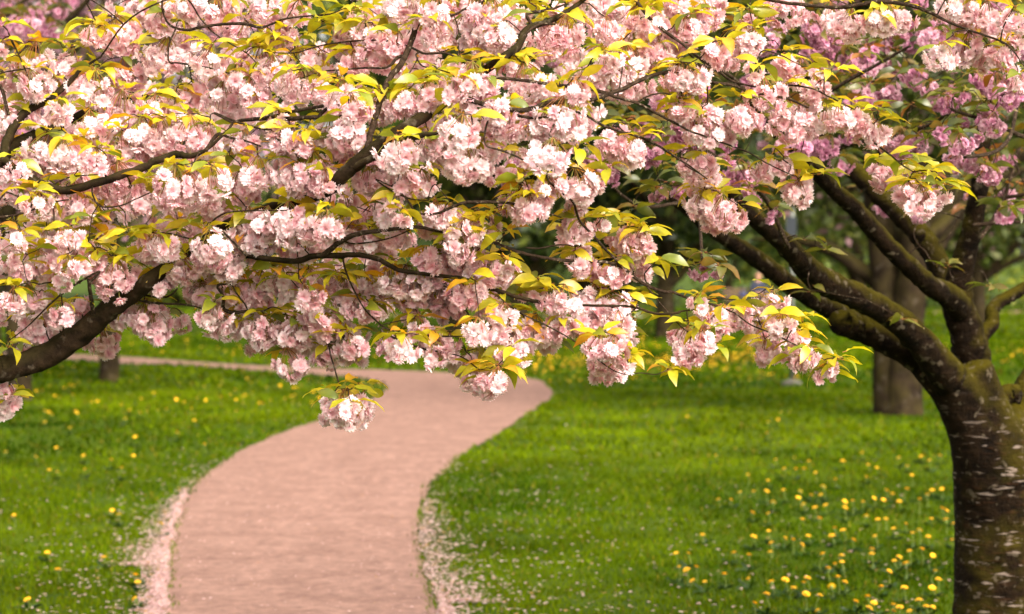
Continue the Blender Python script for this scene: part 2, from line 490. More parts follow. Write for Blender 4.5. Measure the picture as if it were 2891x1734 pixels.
# ------------------------------------------------------------------ fallen petals (stuff)
def make_fallen():
    n = 420000
    d = np.sqrt(rng.random(n) * (34 ** 2 - 11.2 ** 2) + 11.2 ** 2)
    x = (rng.random(n) - 0.5) * 3300 / F * d
    ins = in_poly(x, d, poly)
    dl, dr = dist_line(x, d, GL[::5]), dist_line(x, d, GR[::5])
    near = np.clip((24 - d) / 10, 0, 1)
    p = np.zeros(n)
    out_l = (~ins) & (dl < dr); out_r = (~ins) & (dr <= dl)
    nz = .4 + 1.2 * vn2(x * 3.1, d * 3.1)
    p[out_l] = (.55 * np.exp(-dl / .07) + .20 * np.exp(-dl / .40) + .010)[out_l]
    p[out_r] = (.34 * np.exp(-dr / .08) + .14 * np.exp(-dr / .4) + .035 * np.exp(-dr / 1.8) + .004)[out_r]
    p *= np.clip((23 - d) / 9, 0.10, 1) ** 1.4 * nz
    # thick drift against the left edge where the path comes nearest
    p[out_l] += ((dl < .15) & (d < 14.8))[out_l] * 3.2 * np.clip((14.8 - d) / 1.0, 0, 1)[out_l]
    p[out_r] += ((dr < .16) & (d < 12.5))[out_r] * 1.5 * np.clip((12.6 - d) / .6, 0, 1)[out_r]
    p[ins] = (.032 * near + .2 * np.exp(-np.minimum(dl, dr) / .03))[ins]
    k = rng.random(n) < p * .75
    x, d, ins = x[k], d[k], ins[k]
    for line, sgn, m_, wd, y0, y1 in ((GL, 1, 9000, .05, 11.0, 18.5), (GR, -1, 3800, .06, 11.0, 12.9), (GL, 1, 2200, .12, 14.0, 19.0), (GR, -1, 1500, .16, 12.5, 18.0)):
        q = line[(line[:, 1] > y0) & (line[:, 1] < y1)]
        t_ = np.sort(rng.random(m_) ** 2.2) * (len(q) - 1.001)
        i_ = t_.astype(int); pp = q[i_] + (q[i_ + 1] - q[i_]) * (t_ - i_)[:, None]
        off_ = np.abs(rng.normal(size=m_)) * wd * np.clip(1.25 - t_ / len(q), .25, 1) - .012
        x = np.r_[x, pp[:, 0] - sgn * off_]; d = np.r_[d, pp[:, 1] + rng.normal(size=m_) * .01]; ins = np.r_[ins, off_ < .005]
    n = len(x)
    s = np.where(ins, .0065, .0105) * (.7 + .7 * rng.random(n))
    z = np.where(ins, .010, .012 + .016 * rng.random(n))
    az = rng.random(n) * 6.283
    ca, sa = np.cos(az), np.sin(az)
    tl = rng.normal(size=(n, 2)) * .35
    L = np.array([(-1.1, -.25), (0, -.75), (1.0, -.5), (.75, 0), (1.0, .5), (0, .75), (-1.1, .25)])
    vx = L[:, 0][None] * ca[:, None] - L[:, 1][None] * sa[:, None]
    vy = L[:, 0][None] * sa[:, None] + L[:, 1][None] * ca[:, None]
    vz = tl[:, :1] * vx + tl[:, 1:] * vy + .3 * (L[:, 1][None] ** 2)
    v = np.stack([x[:, None] + vx * s[:, None], d[:, None] + vy * s[:, None], z[:, None] + np.abs(vz) * s[:, None]], -1).reshape(-1, 3)
    i = (np.arange(n) * 7)[:, None]
    f = np.concatenate([i + q for q in ([0, 1, 6], [1, 5, 6], [1, 3, 5], [1, 2, 3], [3, 4, 5])], 0)
    t = rng.random((n, 1))
    c = np.array([.52, .31, .29]) * (1 - t) + np.array([.66, .49, .46]) * t
    br = rng.random(n) < .06
    c[br] = np.array([.42, .24, .10])
    return mesh_from('fallen_petals', v, f, np.repeat(c, 7, 0), None, [M_PETAL], True)
tag(obj('fallen_petals', make_fallen()), 'pale pink fallen petals strewn along the path edges and grass', 'petals', kind='stuff')

# ------------------------------------------------------------------ blossom and leaf meshes
def petal_geo(L_, W, th0, curl, ruf):
    """one notched petal in the (radial, tangential, axial) frame"""
    rows = [(0.0, .18, 2), (.36, .72, 3), (.72, 1.0, 3), (1.0, .62, 3)]
    V, idx = [], []
    s = 0; px = pz = 0; lt = 0
    for t, wv, k in rows:
        a = th0 + curl * t
        px += math.sin(a) * (t - lt) * L_; pz += math.cos(a) * (t - lt) * L_; lt = t
        nx, nz = -math.cos(a), math.sin(a)
        row = []
        ww = [-1, 1] if k == 2 else [-1, 0, 1]
        for q in ww:
            off = .16 * W * q * q + ruf * random.gauss(0, 1) * W * t
            e = 0.0
            if t > .9: e = -.20 * L_ if q == 0 else random.uniform(-.06, .06) * L_
            V.append((px + nx * off + math.sin(a) * e, q * wv * W * .5, pz + nz * off + math.cos(a) * e)); row.append(len(V) - 1)
        idx.append(row)
    f = []
    a, b = idx[0], idx[1]
    f += [(a[0], b[1], b[0]), (a[0], a[1], b[1]), (a[1], b[2], b[1])]
    for i in (1, 2):
        a, b = idx[i], idx[i + 1]
        f += [(a[0], a[1], b[1]), (a[0], b[1], b[0]), (a[1], a[2], b[2]), (a[1], b[2], b[1])]
    tt = [0, 0, .38, .38, .38, .74, .74, .74, .97, .97, .97]
    return np.array(V), np.array(f), np.array(tt)
def petal_lite(L_, W, th0, curl, ruf):
    a = th0 + curl * .5
    d = np.array([math.sin(a), 0, math.cos(a)]); nn = np.array([-math.cos(a), 0, math.sin(a)])
    V = [np.zeros(3), d * .7 * L_ + np.array([0, -.5 * W, 0]) + nn * .12 * W, d * .85 * L_ + nn * random.gauss(0, ruf) * W,
         d * .7 * L_ + np.array([0, .5 * W, 0]) + nn * .12 * W, d * L_ + np.array([0, -.25 * W, 0]), d * L_ + np.array([0, .25 * W, 0])]
    return np.array(V), np.array([(0, 2, 1), (0, 3, 2), (1, 2, 4), (2, 3, 5)]), np.array([0, .7, .85, .7, 1, 1])

def flower(mb, pos, face, rad, pal, lite=False, openness=1.0):
    core, mid, tip = pal
    M = frame(np.cross(face, (0.3, 0.9, 0.2)), 0, face)          # columns x,y,z ; z ~ face
    fz = np.asarray(face) / np.linalg.norm(face)
    ax = np.cross((.31, .87, .2), fz); ax /= np.linalg.norm(ax); ay = np.cross(fz, ax)
    tint = np.clip(1 + random.gauss(0, .05), .85, 1.08)
    layers = ((8, 1.5, .12, 1.08), (7, 1.08, .22, 1.0), (6, .6, .3, .85)) if not lite else ((6, 1.35, .2, 1.0), (6, .75, .3, .85))
    for k, th, curl, sc in layers:
        ph0 = random.random() * 6.28
        for j in range(k):
            ph = ph0 + j * 6.283 / k + random.gauss(0, .12)
            fn = petal_lite if lite else petal_geo
            v, f, t = fn(rad * sc * random.uniform(.9, 1.12), rad * sc * random.uniform(.52, .72), th * openness + random.gauss(0, .14), curl, .11)
            rd = ax * math.cos(ph) + ay * math.sin(ph); tg = -ax * math.sin(ph) + ay * math.cos(ph)
            vv = v[:, :1] * rd + v[:, 1:2] * tg + v[:, 2:] * fz + pos
            t = t[:, None]
            c = np.where(t < .5, np.array(core) * (1 - t * 2) + np.array(mid) * t * 2, np.array(mid) * (2 - 2 * t) + np.array(tip) * (2 * t - 1))
            mb.add(vv, f, c * tint * random.uniform(.95, 1.03))

PINK = [((.75, .35, .39), (.875, .575, .612), (.92, .745, .762)), ((.80, .45, .48), (.893, .67, .695), (.93, .805, .815)), ((.73, .29, .35), (.855, .50, .552), (.905, .67, .70))]
PURP = [((.44, .09, .20), (.60, .24, .38), (.76, .45, .55)), ((.40, .08, .18), (.54, .19, .34), (.68, .36, .47)), ((.48, .14, .24), (.66, .33, .44), (.80, .54, .61))]

def cluster(nfl, Rc, rad, pals, seed, lite=False, stalks=True, squash=.8):
    random.seed(seed)
    mb = Mesh()
    top = np.array([random.gauss(0, .1) * Rc, random.gauss(0, .1) * Rc, Rc * 1.15])
    pal0 = random.choice(pals)
    pts = []
    for i in range(nfl):                         # spread over a ball, leaving the crown open for the stalks
        best = None
        for k in range(14):
            z = random.uniform(-1, .72); a = random.random() * 6.283
            q = np.array([math.sqrt(1 - z * z) * math.cos(a), math.sqrt(1 - z * z) * math.sin(a), z])
            dm = min([np.linalg.norm(q - p) for p in pts] + [9])
            if best is None or dm > best[0]: best = (dm, q)
        pts.append(best[1])
    for q in pts:
        k = max(0.0, Rc - rad * .55)
        pos = q * np.array([1.08, 1.08, squash]) * k * random.uniform(.62, 1.12) + np.array([random.gauss(0, .006) for _ in range(3)])
        face = q * np.array([1, 1, .8]) + np.array([0, 0, -.22]) + np.array([random.gauss(0, .38) for _ in range(3)])
        pal = pal0 if random.random() < .6 else random.choice(pals)
        flower(mb, pos, face, rad * random.uniform(.88, 1.1), pal, lite, random.uniform(.82, 1.05))
        if stalks:
            m1 = (pos + top) / 2 + np.array([0, 0, .12 * Rc])
            tube(mb, catmull([top, m1, pos], 3), np.full(7, .0011), 3, 0, (.30, .11, .03) if random.random() < .6 else (.22, .20, .03), 1, False)
    return mb

def leaf_geo(L_, W, droop, fold, seed, wave=.02):
    random.seed(seed)
    prof = [(0, .04), (.1, .42), (.25, .82), (.42, 1.0), (.6, .9), (.77, .58), (.9, .22), (1.0, .015)]
    V, T = [], []
    x = z = 0; lt = 0
    for t, wv in prof:
        a = droop * (t ** 1.2) - .12
        x += math.cos(a) * (t - lt) * L_; z -= math.sin(a) * (t - lt) * L_; lt = t
        hw = wv * W * .5
        for q in (-1, 0, 1):
            V.append((x, q * hw * math.cos(fold), z + abs(q) * hw * math.sin(fold) + q * q * random.gauss(0, wave) * L_)); T.append((t, abs(q)))
    f = []
    for i in range(len(prof) - 1):
        b = i * 3
        for k in (0, 1):
            f += [(b + k, b + k + 3, b + k + 4), (b + k, b + k + 4, b + k + 1)]
    return np.array(V), np.array(f), np.array(T)

def leaf_cols(T, base, edge, tip, vein):
    t, e = T[:, :1], T[:, 1:]
    c = np.array(base) * (1 - e) + np.array(edge) * e
    k = np.clip((t - .45) / .5, 0, 1)
    c = c * (1 - k) + np.array(tip) * k
    m = (e == 0) * .35
    return c * (1 - m) + np.array(vein) * m

YEL = [((.52, .40, .004), (.58, .44, .006), (.60, .36, .008), (.60, .52, .05)), ((.50, .42, .005), (.56, .47, .008), (.52, .44, .008), (.58, .52, .05)),
       ((.34, .34, .006), (.40, .38, .008), (.46, .37, .008), (.46, .46, .05)), ((.19, .24, .008), (.23, .27, .010), (.32, .29, .012), (.32, .36, .05)),
       ((.56, .34, .006), (.60, .30, .010), (.62, .20, .012), (.64, .42, .05)), ((.42, .38, .005), (.48, .43, .008), (.50, .40, .008), (.54, .5, .05)),
       ((.52, .41, .012), (.58, .45, .02), (.60, .34, .015), (.60, .52, .07)), ((.12, .16, .010), (.15, .19, .012), (.22, .22, .014), (.24, .28, .05))]
OLV = [((.10, .10, .012), (.13, .11, .012), (.18, .09, .010), (.2, .18, .04)), ((.16, .11, .012), (.19, .11, .012), (.23, .09, .010), (.26, .2, .04)),
       ((.06, .085, .012), (.075, .09, .012), (.11, .09, .012), (.16, .17, .04)), ((.24, .10, .012), (.28, .085, .010), (.30, .07, .008), (.3, .17, .04)),
       ((.13, .14, .016), (.16, .15, .016), (.20, .14, .014), (.22, .22, .05)), ((.07, .10, .016), (.09, .115, .016), (.12, .12, .016), (.17, .19, .05))]

def leaf_meshes(name, pal, nshape, L_=.068):
    out = []
    k = 0
    for p in pal:
        for s in range(nshape):
            v, f, T = leaf_geo(L_, L_ * random.uniform(.35, .44), .5 + .35 * s + random.uniform(-.1, .2), .25 + .15 * (s % 2), 500 + k)
            c = leaf_cols(T, *p)
            out.append((mesh_from(name, v, f, c, None, [M_LEAF]), v, f, c)); k += 1
    return out
LEAF_Y = leaf_meshes('leaf', YEL, 3)
LEAF_O = leaf_meshes('bronze_leaf', OLV, 3)
FR = .0245          # radius of one double blossom
def cluster_set(tagname, pals, base, frad):
    sets = {}
    for cls, nf, rc, cnt in (('s', 4, .034, 4), ('m', 10, .050, 6), ('l', 16, .064, 7), ('x', 22, .080, 5)):
        sets[cls] = []
        for k in range(cnt):
            mbx = cluster(nf, rc * frad / FR, frad, pals, base + k * 17 + nf)
            arr = mbx.arrays()
            me = mesh_from(tagname, arr[0], arr[1], arr[2], arr[3], [M_PETAL, M_STALK])
            sets[cls].append((me, arr, rc * frad / FR))
    lite = []
    for k in range(6):
        mbx = cluster(10, .055 * frad / FR, frad * 1.05, pals, base + 900 + k, True, False)
        lite.append((None, mbx.arrays(), .055 * frad / FR))
    sets['lite'] = lite
    return sets
CL_PINK = cluster_set('blossom_cluster', PINK, 1000, FR)
CL_PURP = cluster_set('purple_blossom_cluster', PURP, 3000, .020)
random.seed(99)

class Joined:
    """collects transformed copies of mesh arrays and makes one mesh of them"""
    def __init__(s): s.mb = Mesh()
    def put(s, v, f, c, m, M3, t, sc, cm=1.0):
        vv = (v * sc) @ np.asarray(M3).T + t
        s.mb.v.append(vv.astype(np.float32)); s.mb.f.append(np.asarray(f) + s.mb.n); s.mb.n += len(v)
        s.mb.c.append((np.asarray(c) * cm).astype(np.float32)); s.mb.m.append(np.zeros(len(f), np.int32) if m is None else m)

def rotz(a, tx=0, ty=0):
    return np.array(Matrix.Rotation(a, 3, 'Z') @ Matrix.Rotation(tx, 3, 'X') @ Matrix.Rotation(ty, 3, 'Y'))

# ------------------------------------------------------------------ tree with traced branches
class Tree:
    def __init__(s, name, base, label, cat, bark_m, twig_m, petals, leaves):
        s.root = empty(name, base); s.base = np.array(base, float)
        tag(s.root, label, cat)
        s.bark, s.twig = bark_m, twig_m
        s.nodes = np.zeros((0, 3)); s.nrad = np.zeros(0)
        s.cl, s.lf = petals, leaves
        s.shoots = []
    def part(s, name, me, loc=(0, 0, 0)):
        return obj(name, me, s.root, Vector([float(q) for q in loc]))
    def tube_part(s, name, pts, rad, sides, mat, bump=.05):
        pts = np.asarray(pts); o = pts[0]
        mb = Mesh(); tube(mb, pts - o, rad, sides, bump)
        return s.part(name, mb.mesh(name, [mat]), o - s.base)
    def add_nodes(s, pts, rad):
        s.nodes = np.vstack([s.nodes, pts]); s.nrad = np.r_[s.nrad, rad]
    def branch(s, pts, rad, name='branch', join=True, per=6, wob=.0, mat=None, sides=None):
        pts = np.asarray(pts, float); rad = np.asarray(rad, float)
        if join and len(s.nodes):
            dd = np.linalg.norm(s.nodes - pts[0], axis=1) - np.minimum(s.nrad, .05)
            k = int(np.argmin(dd)); q = s.nodes[k]
            L_ = np.linalg.norm(q - pts[0])
            if L_ > .006:
                dirv = pts[1] - pts[0]; dirv /= np.linalg.norm(dirv)
                midp = (q + pts[0]) / 2 - dirv * L_ * .12
                pts = np.vstack([q, midp, pts]) if L_ > .05 else np.vstack([q, pts])
                r0 = min(rad[0] * 1.12, s.nrad[k])
                rad = np.r_[[r0] * (len(pts) - len(rad)), rad]
        c = catmull(pts, per)
        r = np.interp(np.linspace(0, len(pts) - 1, len(c)), np.arange(len(pts)), rad)
        if wob:
            nz = rng.normal(size=c.shape) * wob * r[:, None]; nz[0] = 0
            c = c + nz
        sd_ = sides or (12 if r.max() > .02 else 7 if r.max() > .006 else 5)
        s.tube_part(name, c, r, sd_, mat or (s.bark if r.max() > .012 else s.twig))
        s.add_nodes(c, r)
        return c

# ================================================================== PINK CHERRY (foreground)
def DEP(sx, sy):
    return 6.95 + .22 * math.sin(sx / 330 + .6) + .16 * math.sin(sy / 150 + sx / 700) - .00004 * (sx - 1400)
base = (-2.42, 7.25, 0)
pink = Tree('cherry_tree', base, 'pale pink blossoming cherry tree with yellow leaves and limbs reaching over the path', 'tree', M_BARK_F, M_TWIG, CL_PINK, LEAF_Y)
trunk_pts = [(-2.42, 7.25, -.08), (-2.40, 7.25, .12), (-2.36, 7.24, .5), (-2.27, 7.2, .95), (-2.17, 7.15, 1.22)]
tc_ = catmull(trunk_pts, 6); tr_ = np.interp(np.linspace(0, 4, len(tc_)), [0, 1, 2, 3, 4], [.27, .205, .18, .175, .15])
pink.tube_part('trunk', tc_, tr_, 18, M_TRUNK_P, .03); pink.add_nodes(tc_, tr_)

def tr(pts, off=0.0, pre=None, pre_r=None):
    """traced polyline: (region, x, y, thickness) in enlarged-photo pixels -> points and radii"""
    P_, R_ = [], []
    for r, x, y, th, *ex in pts:
        sx, sy = Z(r, x, y)
        d = DEP(sx, sy) + off + (ex[0] if ex else 0)
        P_.append(P(sx, sy, d)); R_.append(th / ZS / F * d / 2)
    if pre is not None:
        P_ = [np.array(q) for q in pre] + P_; R_ = list(pre_r) + R_
    return P_, R_
MAIN = [(4, -300, 1230, 215), (4, 0, 1150, 190), (4, 300, 1060, 180), (4, 560, 900, 168), (4, 760, 730, 150), (4, 950, 600, 130), (4, 1080, 500, 112),
        (4, 1330, 320, 84, .28), (4, 1640, 110, 80, .34), (1, 2100, 1400, 80, .26), (1, 2300, 1320, 95, .05), (2, 0, 1265, 104), (2, 130, 1150, 105), (2, 330, 990, 98), (2, 520, 870, 90),
        (2, 700, 755, 70, .1), (2, 900, 590, 62, .28), (2, 1130, 425, 64), (2, 1260, 330, 60), (2, 1330, 205, 50), (2, 1480, 150, 42), (2, 1600, 90, 38), (2, 1700, 20, 32), (2, 1820, -70, 28), (3, -250, -120, 26), (3, 100, -130, 24)]
pts, rad = tr(MAIN, -.08, [(-2.2, 7.16, 1.12)], [.13])
pink.branch(pts, rad, join=True, per=7)
# the two limbs that enter high on the left
UP = [(1, -330, 1420, 105), (1, -100, 1230, 95), (1, 30, 1090, 88), (1, 100, 1010, 80), (1, 250, 940, 75), (1, 430, 870, 70), (1, 600, 790, 65), (1, 750, 730, 55), (1, 930, 690, 36), (1, 1120, 650, 18)]
pts, rad = tr(UP, .06, [(-2.18, 7.15, 1.15), (-2.0, 7.12, 1.5)], [.11, .085])
pink.branch(pts, rad, join=True, per=7)
BR = [
 [(1, 10, 1110, 74), (1, 50, 980, 70), (1, 120, 850, 65), (1, 200, 770, 60), (1, 330, 700, 55), (1, 430, 620, 45), (1, 520, 540, 35), (1, 570, 480, 22), (1, 700, 400, 14)],
 [(1, 430, 1330, 60), (1, 700, 1270, 60), (1, 980, 1180, 58), (1, 1100, 1120, 55), (1, 1230, 1080, 55), (1, 1330, 1090, 40), (1, 1450, 1040, 24), (1, 1600, 900, 20)],
 [(1, -40, 1170, 18), (1, 120, 1190, 18), (1, 250, 1240, 18), (1, 350, 1290, 18), (1, 440, 1325, 14)],
 [(1, 380, 1285, 13), (1, 480, 1240, 12), (1, 600, 1225, 11), (1, 740, 1215, 9)],
 [(2, 130, 1160, 55), (2, 330, 1065, 50), (2, 520, 970, 45), (2, 620, 940, 36), (2, 700, 930, 22), (2, 780, 890, 16)],
 [(2, 215, 1060, 50), (2, 245, 920, 48), (2, 300, 720, 46), (2, 370, 550, 46), (2, 450, 450, 44), (2, 510, 320, 42), (2, 560, 180, 40), (2, 590, 100, 34), (2, 650, -60, 28)],
 [(2, 520, 330, 14), (2, 420, 300, 13), (2, 250, 280, 12), (2, 0, 300, 12), (1, 2200, 330, 11), (1, 2050, 370, 10), (1, 1850, 365, 8)],
 [(2, 430, 400, 26), (2, 350, 470, 18), (2, 200, 475, 14), (2, 0, 490, 12), (1, 2250, 500, 10), (1, 2100, 550, 8)],
 [(2, 540, 340, 18), (2, 620, 375, 18), (2, 750, 370, 18), (2, 870, 410, 14), (2, 1020, 440, 11)],
 [(2, 555, 390, 14), (2, 600, 460, 12), (2, 700, 480, 11), (2, 790, 510, 9)],
 [(2, 570, 400, 12), (2, 530, 480, 10), (2, 470, 560, 9)],
 [(2, 1000, 520, 26), (2, 1110, 540, 25), (2, 1300, 560, 25), (2, 1500, 590, 26), (2, 1700, 610, 27), (2, 1850, 640, 26), (2, 1960, 680, 24), (2, 2100, 720, 22), (2, 2250, 800, 20), (2, 2420, 890, 18), (3, 130, 910, 16), (3, 350, 990, 15), (3, 540, 1060, 12)],
 [(2, 860, 660, 40), (2, 1080, 740, 40), (2, 1310, 770, 38), (2, 1450, 725, 36), (2, 1560, 710, 34), (2, 1750, 700, 32), (2, 1880, 665, 32), (2, 2000, 620, 30), (2, 2100, 570, 30), (2, 2250, 515, 28), (2, 2450, 500, 26), (3, 280, 570, 24), (3, 440, 595, 22), (3, 560, 640, 20), (3, 820, 690, 18), (3, 960, 750, 14)],
 [(2, 1250, 800, 22), (2, 1380, 825, 20), (2, 1500, 810, 19), (2, 1620, 780, 18), (2, 1720, 795, 18), (2, 1850, 870, 20), (2, 1960, 910, 20), (2, 2100, 950, 19), (2, 2250, 1020, 18), (2, 2420, 1130, 15), (3, 140, 1160, 12), (3, 260, 1250, 9)],
 [(3, -120, 150, 26), (3, 90, 310, 22), (3, 200, 400, 22), (3, 330, 490, 20), (3, 430, 565, 18), (3, 560, 600, 14), (3, 680, 612, 10)],
 [(3, 130, 370, 14), (3, 200, 440, 14), (3, 245, 520, 14), (3, 262, 600, 13), (3, 265, 710, 11)],
 [(2, 1820, -70, 28), (3, 300, -90, 28), (3, 700, 0, 26), (3, 990, 40, 26), (3, 1200, 50, 28), (3, 1450, 15, 30), (3, 1650, 30, 30), (3, 1800, 80, 26), (3, 1960, 160, 20), (3, 2120, 220, 16), (3, 2350, 310, 14), (3, 2480, 470, 10)],
 [(3, 640, 360, 10), (3, 760, 380, 10), (3, 860, 430, 9), (3, 940, 470, 7)],
 [(3, 780, 600, 13), (3, 980, 615, 13), (3, 1100, 670, 13), (3, 1200, 720, 11), (3, 1290, 765, 8)],
 [(3, 1250, 800, 14), (3, 1330, 900, 15), (3, 1420, 990, 16), (3, 1550, 1090, 14), (3, 1620, 1150, 12), (3, 1700, 1200, 9)],
 [(3, 560, 1070, 11), (3, 660, 1130, 11), (3, 760, 1180, 10), (3, 870, 1230, 8)],
 [(4, 1080, 520, 56, .1), (4, 1300, 490, 46, .28), (4, 1500, 425, 42, .28), (4, 1700, 355, 40, .12), (4, 1850, 370, 42), (4, 2060, 390, 42), (4, 2200, 352, 44), (4, 2400, 352, 44), (5, 0, 352, 42), (5, 150, 345, 38), (5, 300, 380, 36), (5, 430, 450, 34), (5, 560, 470, 31), (5, 700, 490, 29), (5, 880, 512, 30), (5, 1000, 560, 29), (5, 1160, 605, 30), (5, 1260, 640, 30), (5, 1400, 672, 28), (5, 1560, 690, 22), (5, 1800, 700, 19), (5, 2060, 707, 18), (5, 2200, 750, 20), (5, 2300, 757, 20), (5, 2400, 747, 18), (6, 60, 742, 15), (6, 170, 728, 10)],
 [(4, 2260, 345, 42), (4, 2340, 280, 38), (5, 0, 270, 38), (5, 100, 215, 38), (5, 200, 190, 34), (5, 400, 165, 30), (5, 560, 150, 26), (5, 700, 180, 20), (5, 900, 215, 18), (5, 1040, 240, 19), (5, 1180, 290, 20), (5, 1300, 335, 22), (5, 1450, 365, 23), (5, 1600, 385, 24), (5, 1780, 390, 24), (5, 1900, 400, 23), (5, 1990, 430, 24), (5, 2080, 500, 26), (5, 2170, 560, 24), (5, 2300, 605, 22), (6, 20, 605, 20), (6, 150, 655, 17), (6, 290, 690, 14), (6, 450, 750, 12), (6, 560, 830, 12), (6, 750, 910, 11), (6, 850, 960, 11), (6, 960, 1010, 10), (6, 1040, 1050, 8), (6, 1080, 1080, 6)],
 [(5, 0, 225, 14), (5, 100, 265, 13), (5, 250, 255, 12), (5, 400, 220, 11), (5, 540, 160, 9)],
 [(5, 430, 150, 22), (5, 520, 100, 20), (5, 540, 60, 18), (5, 520, 0, 15), (2, 430, 1330, 13), (2, 300, 1260, 10)],
 [(2, 480, 1370, 13), (2, 540, 1480, 11), (5, 530, 90, 10)],
 [(2, 1500, 1130, 13), (2, 1470, 1240, 15), (2, 1560, 1340, 16), (2, 1650, 1410, 17), (5, 1700, 110, 18), (5, 1800, 220, 21), (5, 1850, 280, 21), (5, 1920, 350, 20), (5, 1990, 425, 20)],
 [(5, 2170, 570, 11), (5, 2240, 660, 10), (5, 2310, 740, 10), (5, 2370, 810, 10), (5, 2450, 880, 8), (6, 200, 900, 7)],
 [(5, 1700, 280, 11), (5, 1600, 275, 11), (5, 1520, 280, 12), (5, 1420, 300, 12), (5, 1320, 295, 8)],
 [(5, 180, 700, 13), (5, 270, 800, 13), (5, 350, 860, 13), (5, 450, 890, 13), (5, 600, 910, 13), (5, 800, 915, 12), (5, 910, 910, 8)],
 [(5, 290, 850, 8), (5, 350, 825, 9), (5, 480, 800, 8), (5, 550, 790, 6)],
 [(5, 320, 880, 15), (5, 480, 960, 18), (5, 560, 985, 17), (5, 620, 1005, 14), (5, 760, 1030, 11), (5, 880, 1060, 10), (5, 1000, 1150, 9)],
 [(5, 860, 640, 14), (5, 890, 710, 14), (5, 930, 770, 14), (5, 960, 820, 11), (5, 990, 860, 8)],
 [(5, 1130, 610, 15), (5, 1180, 680, 14), (5, 1250, 730, 14), (5, 1300, 760, 12), (5, 1450, 830, 12), (5, 1600, 910, 13), (5, 1680, 960, 13), (5, 1760, 1025, 12), (5, 1830, 1080, 10), (5, 1930, 1150, 8), (5, 2030, 1182, 8), (5, 2120, 1170, 8), (5, 2230, 1180, 8), (5, 2310, 1150, 6)],
 [(4, 2075, 270, 8), (4, 2083, 400, 8), (4, 2087, 600, 8), (4, 2083, 750, 7)],
 [(4, 2000, 470, 8), (4, 2050, 540, 8), (4, 2110, 610, 9), (4, 2200, 740, 8), (4, 2270, 850, 10), (4, 2290, 950, 12), (4, 2310, 1050, 12), (4, 2340, 1150, 12), (4, 2370, 1250, 11), (4, 2405, 1320, 9)],
 [(4, 1565, 400, 9), (4, 1600, 510, 10), (4, 1650, 610, 12), (4, 1710, 690, 12), (4, 1735, 750, 9)],
 [(4, 1520, 560, 20), (4, 1560, 640, 22), (4, 1560, 720, 28), (4, 1640, 748, 28), (4, 1725, 738, 22), (4, 1830, 740, 12), (4, 1910, 710, 9), (4, 2010, 750, 7)],
 [(4, 960, 660, 15), (4, 1100, 682, 16), (4, 1250, 690, 16), (4, 1350, 702, 12), (4, 1460, 740, 9)],
 [(4, 990, 620, 13), (4, 1130, 642, 16), (4, 1200, 622, 14), (4, 1240, 580, 11)],
 [(4, 655, 760, 34), (4, 635, 640, 28), (4, 618, 520, 24)],
 [(4, 445, 900, 14), (4, 445, 800, 12), (4, 435, 680, 10), (4, 425, 590, 8)],
 [(4, 440, 895, 14), (4, 390, 855, 12), (4, 350, 830, 9)],
 [(4, 620, 545, 17), (4, 700, 460, 15), (4, 600, 510, 16), (4, 470, 590, 16), (4, 340, 700, 14), (4, 200, 840, 10), (4, 70, 940, 8)],
 [(4, 560, 545, 15), (4, 520, 500, 15), (4, 400, 530, 14), (4, 270, 550, 12)],
 [(4, 1700, 330, 16), (4, 1560, 190, 18), (4, 1470, 190, 20), (4, 1350, 235, 16), (4, 1200, 200, 13), (4, 1060, 190, 10)],
 [(4, 1460, 180, 18), (4, 1475, 125, 17), (4, 1540, 70, 14), (4, 1660, 40, 11), (1, 2000, 1470, 9)],
 [(4, 1400, 215, 10), (4, 1350, 270, 9), (4, 1300, 320, 8)],
 [(1, 1640, 850, 20), (1, 1780, 832, 30), (1, 1900, 826, 33), (1, 2050, 830, 33), (1, 2220, 820, 30), (1, 2400, 860, 28), (2, 60, 960, 30)],
 [(1, 2220, 815, 26), (1, 2280, 742, 26), (1, 2080, 772, 25), (1, 1950, 802, 20), (1, 1840, 822, 14)],
 [(1, 1500, 790, 14), (1, 1650, 850, 17), (1, 1780, 890, 17), (1, 1900, 910, 16), (1, 1990, 915, 14), (1, 2060, 880, 11), (1, 2110, 850, 9)],
 [(1, 1440, 1050, 30), (1, 1520, 940, 26), (1, 1600, 960, 18), (1, 1700, 980, 16), (1, 1820, 1020, 12)],
 [(1, 1260, -20, 12), (1, 1400, 130, 12), (1, 1480, 220, 12), (1, 1600, 300, 10), (1, 1720, 370, 9), (1, 1790, 440, 7)],
 [(1, 1190, 180, 18), (1, 1300, 210, 22), (1, 1400, 190, 21), (1, 1550, 170, 22), (1, 1700, 165, 24), (1, 1830, 190, 20), (1, 2000, 130, 14), (1, 2300, 100, 12)],
 [(1, 1180, 430, 13), (1, 1250, 440, 14), (1, 1400, 465, 16), (1, 1500, 485, 16), (1, 1610, 515, 12)],
 [(1, 60, 230, 10), (1, 85, 300, 10), (1, 130, 380, 10), (1, 175, 470, 10), (1, 220, 560, 8)],
 [(1, 600, -10, 10), (1, 640, 90, 10), (1, 680, 170, 8)],
 [(1, 1880, 920, 10), (1, 1950, 985, 9), (1, 2030, 1040, 8), (1, 2110, 1105, 7)],
 [(1, -60, 1310, 18), (1, 0, 1330, 16), (1, 100, 1360, 14), (1, 180, 1405, 10)],
 [(1, 700, 1440, 12), (1, 830, 1440, 12), (1, 950, 1390, 11), (1, 1050, 1345, 9)],
 [(4, -20, 75, 16), (4, 120, 65, 15), (4, 260, 20, 14), (1, 380, 1412, 13), (1, 480, 1395, 10)],
 [(1, -80, 560, 30), (1, 0, 600, 27), (1, 30, 690, 25), (1, 60, 800, 24)],
 [(2, 650, 0, 16), (2, 720, 50, 18), (2, 800, 110, 18), (2, 900, 60, 16), (2, 1000, 20, 14), (2, 1100, -20, 12)],
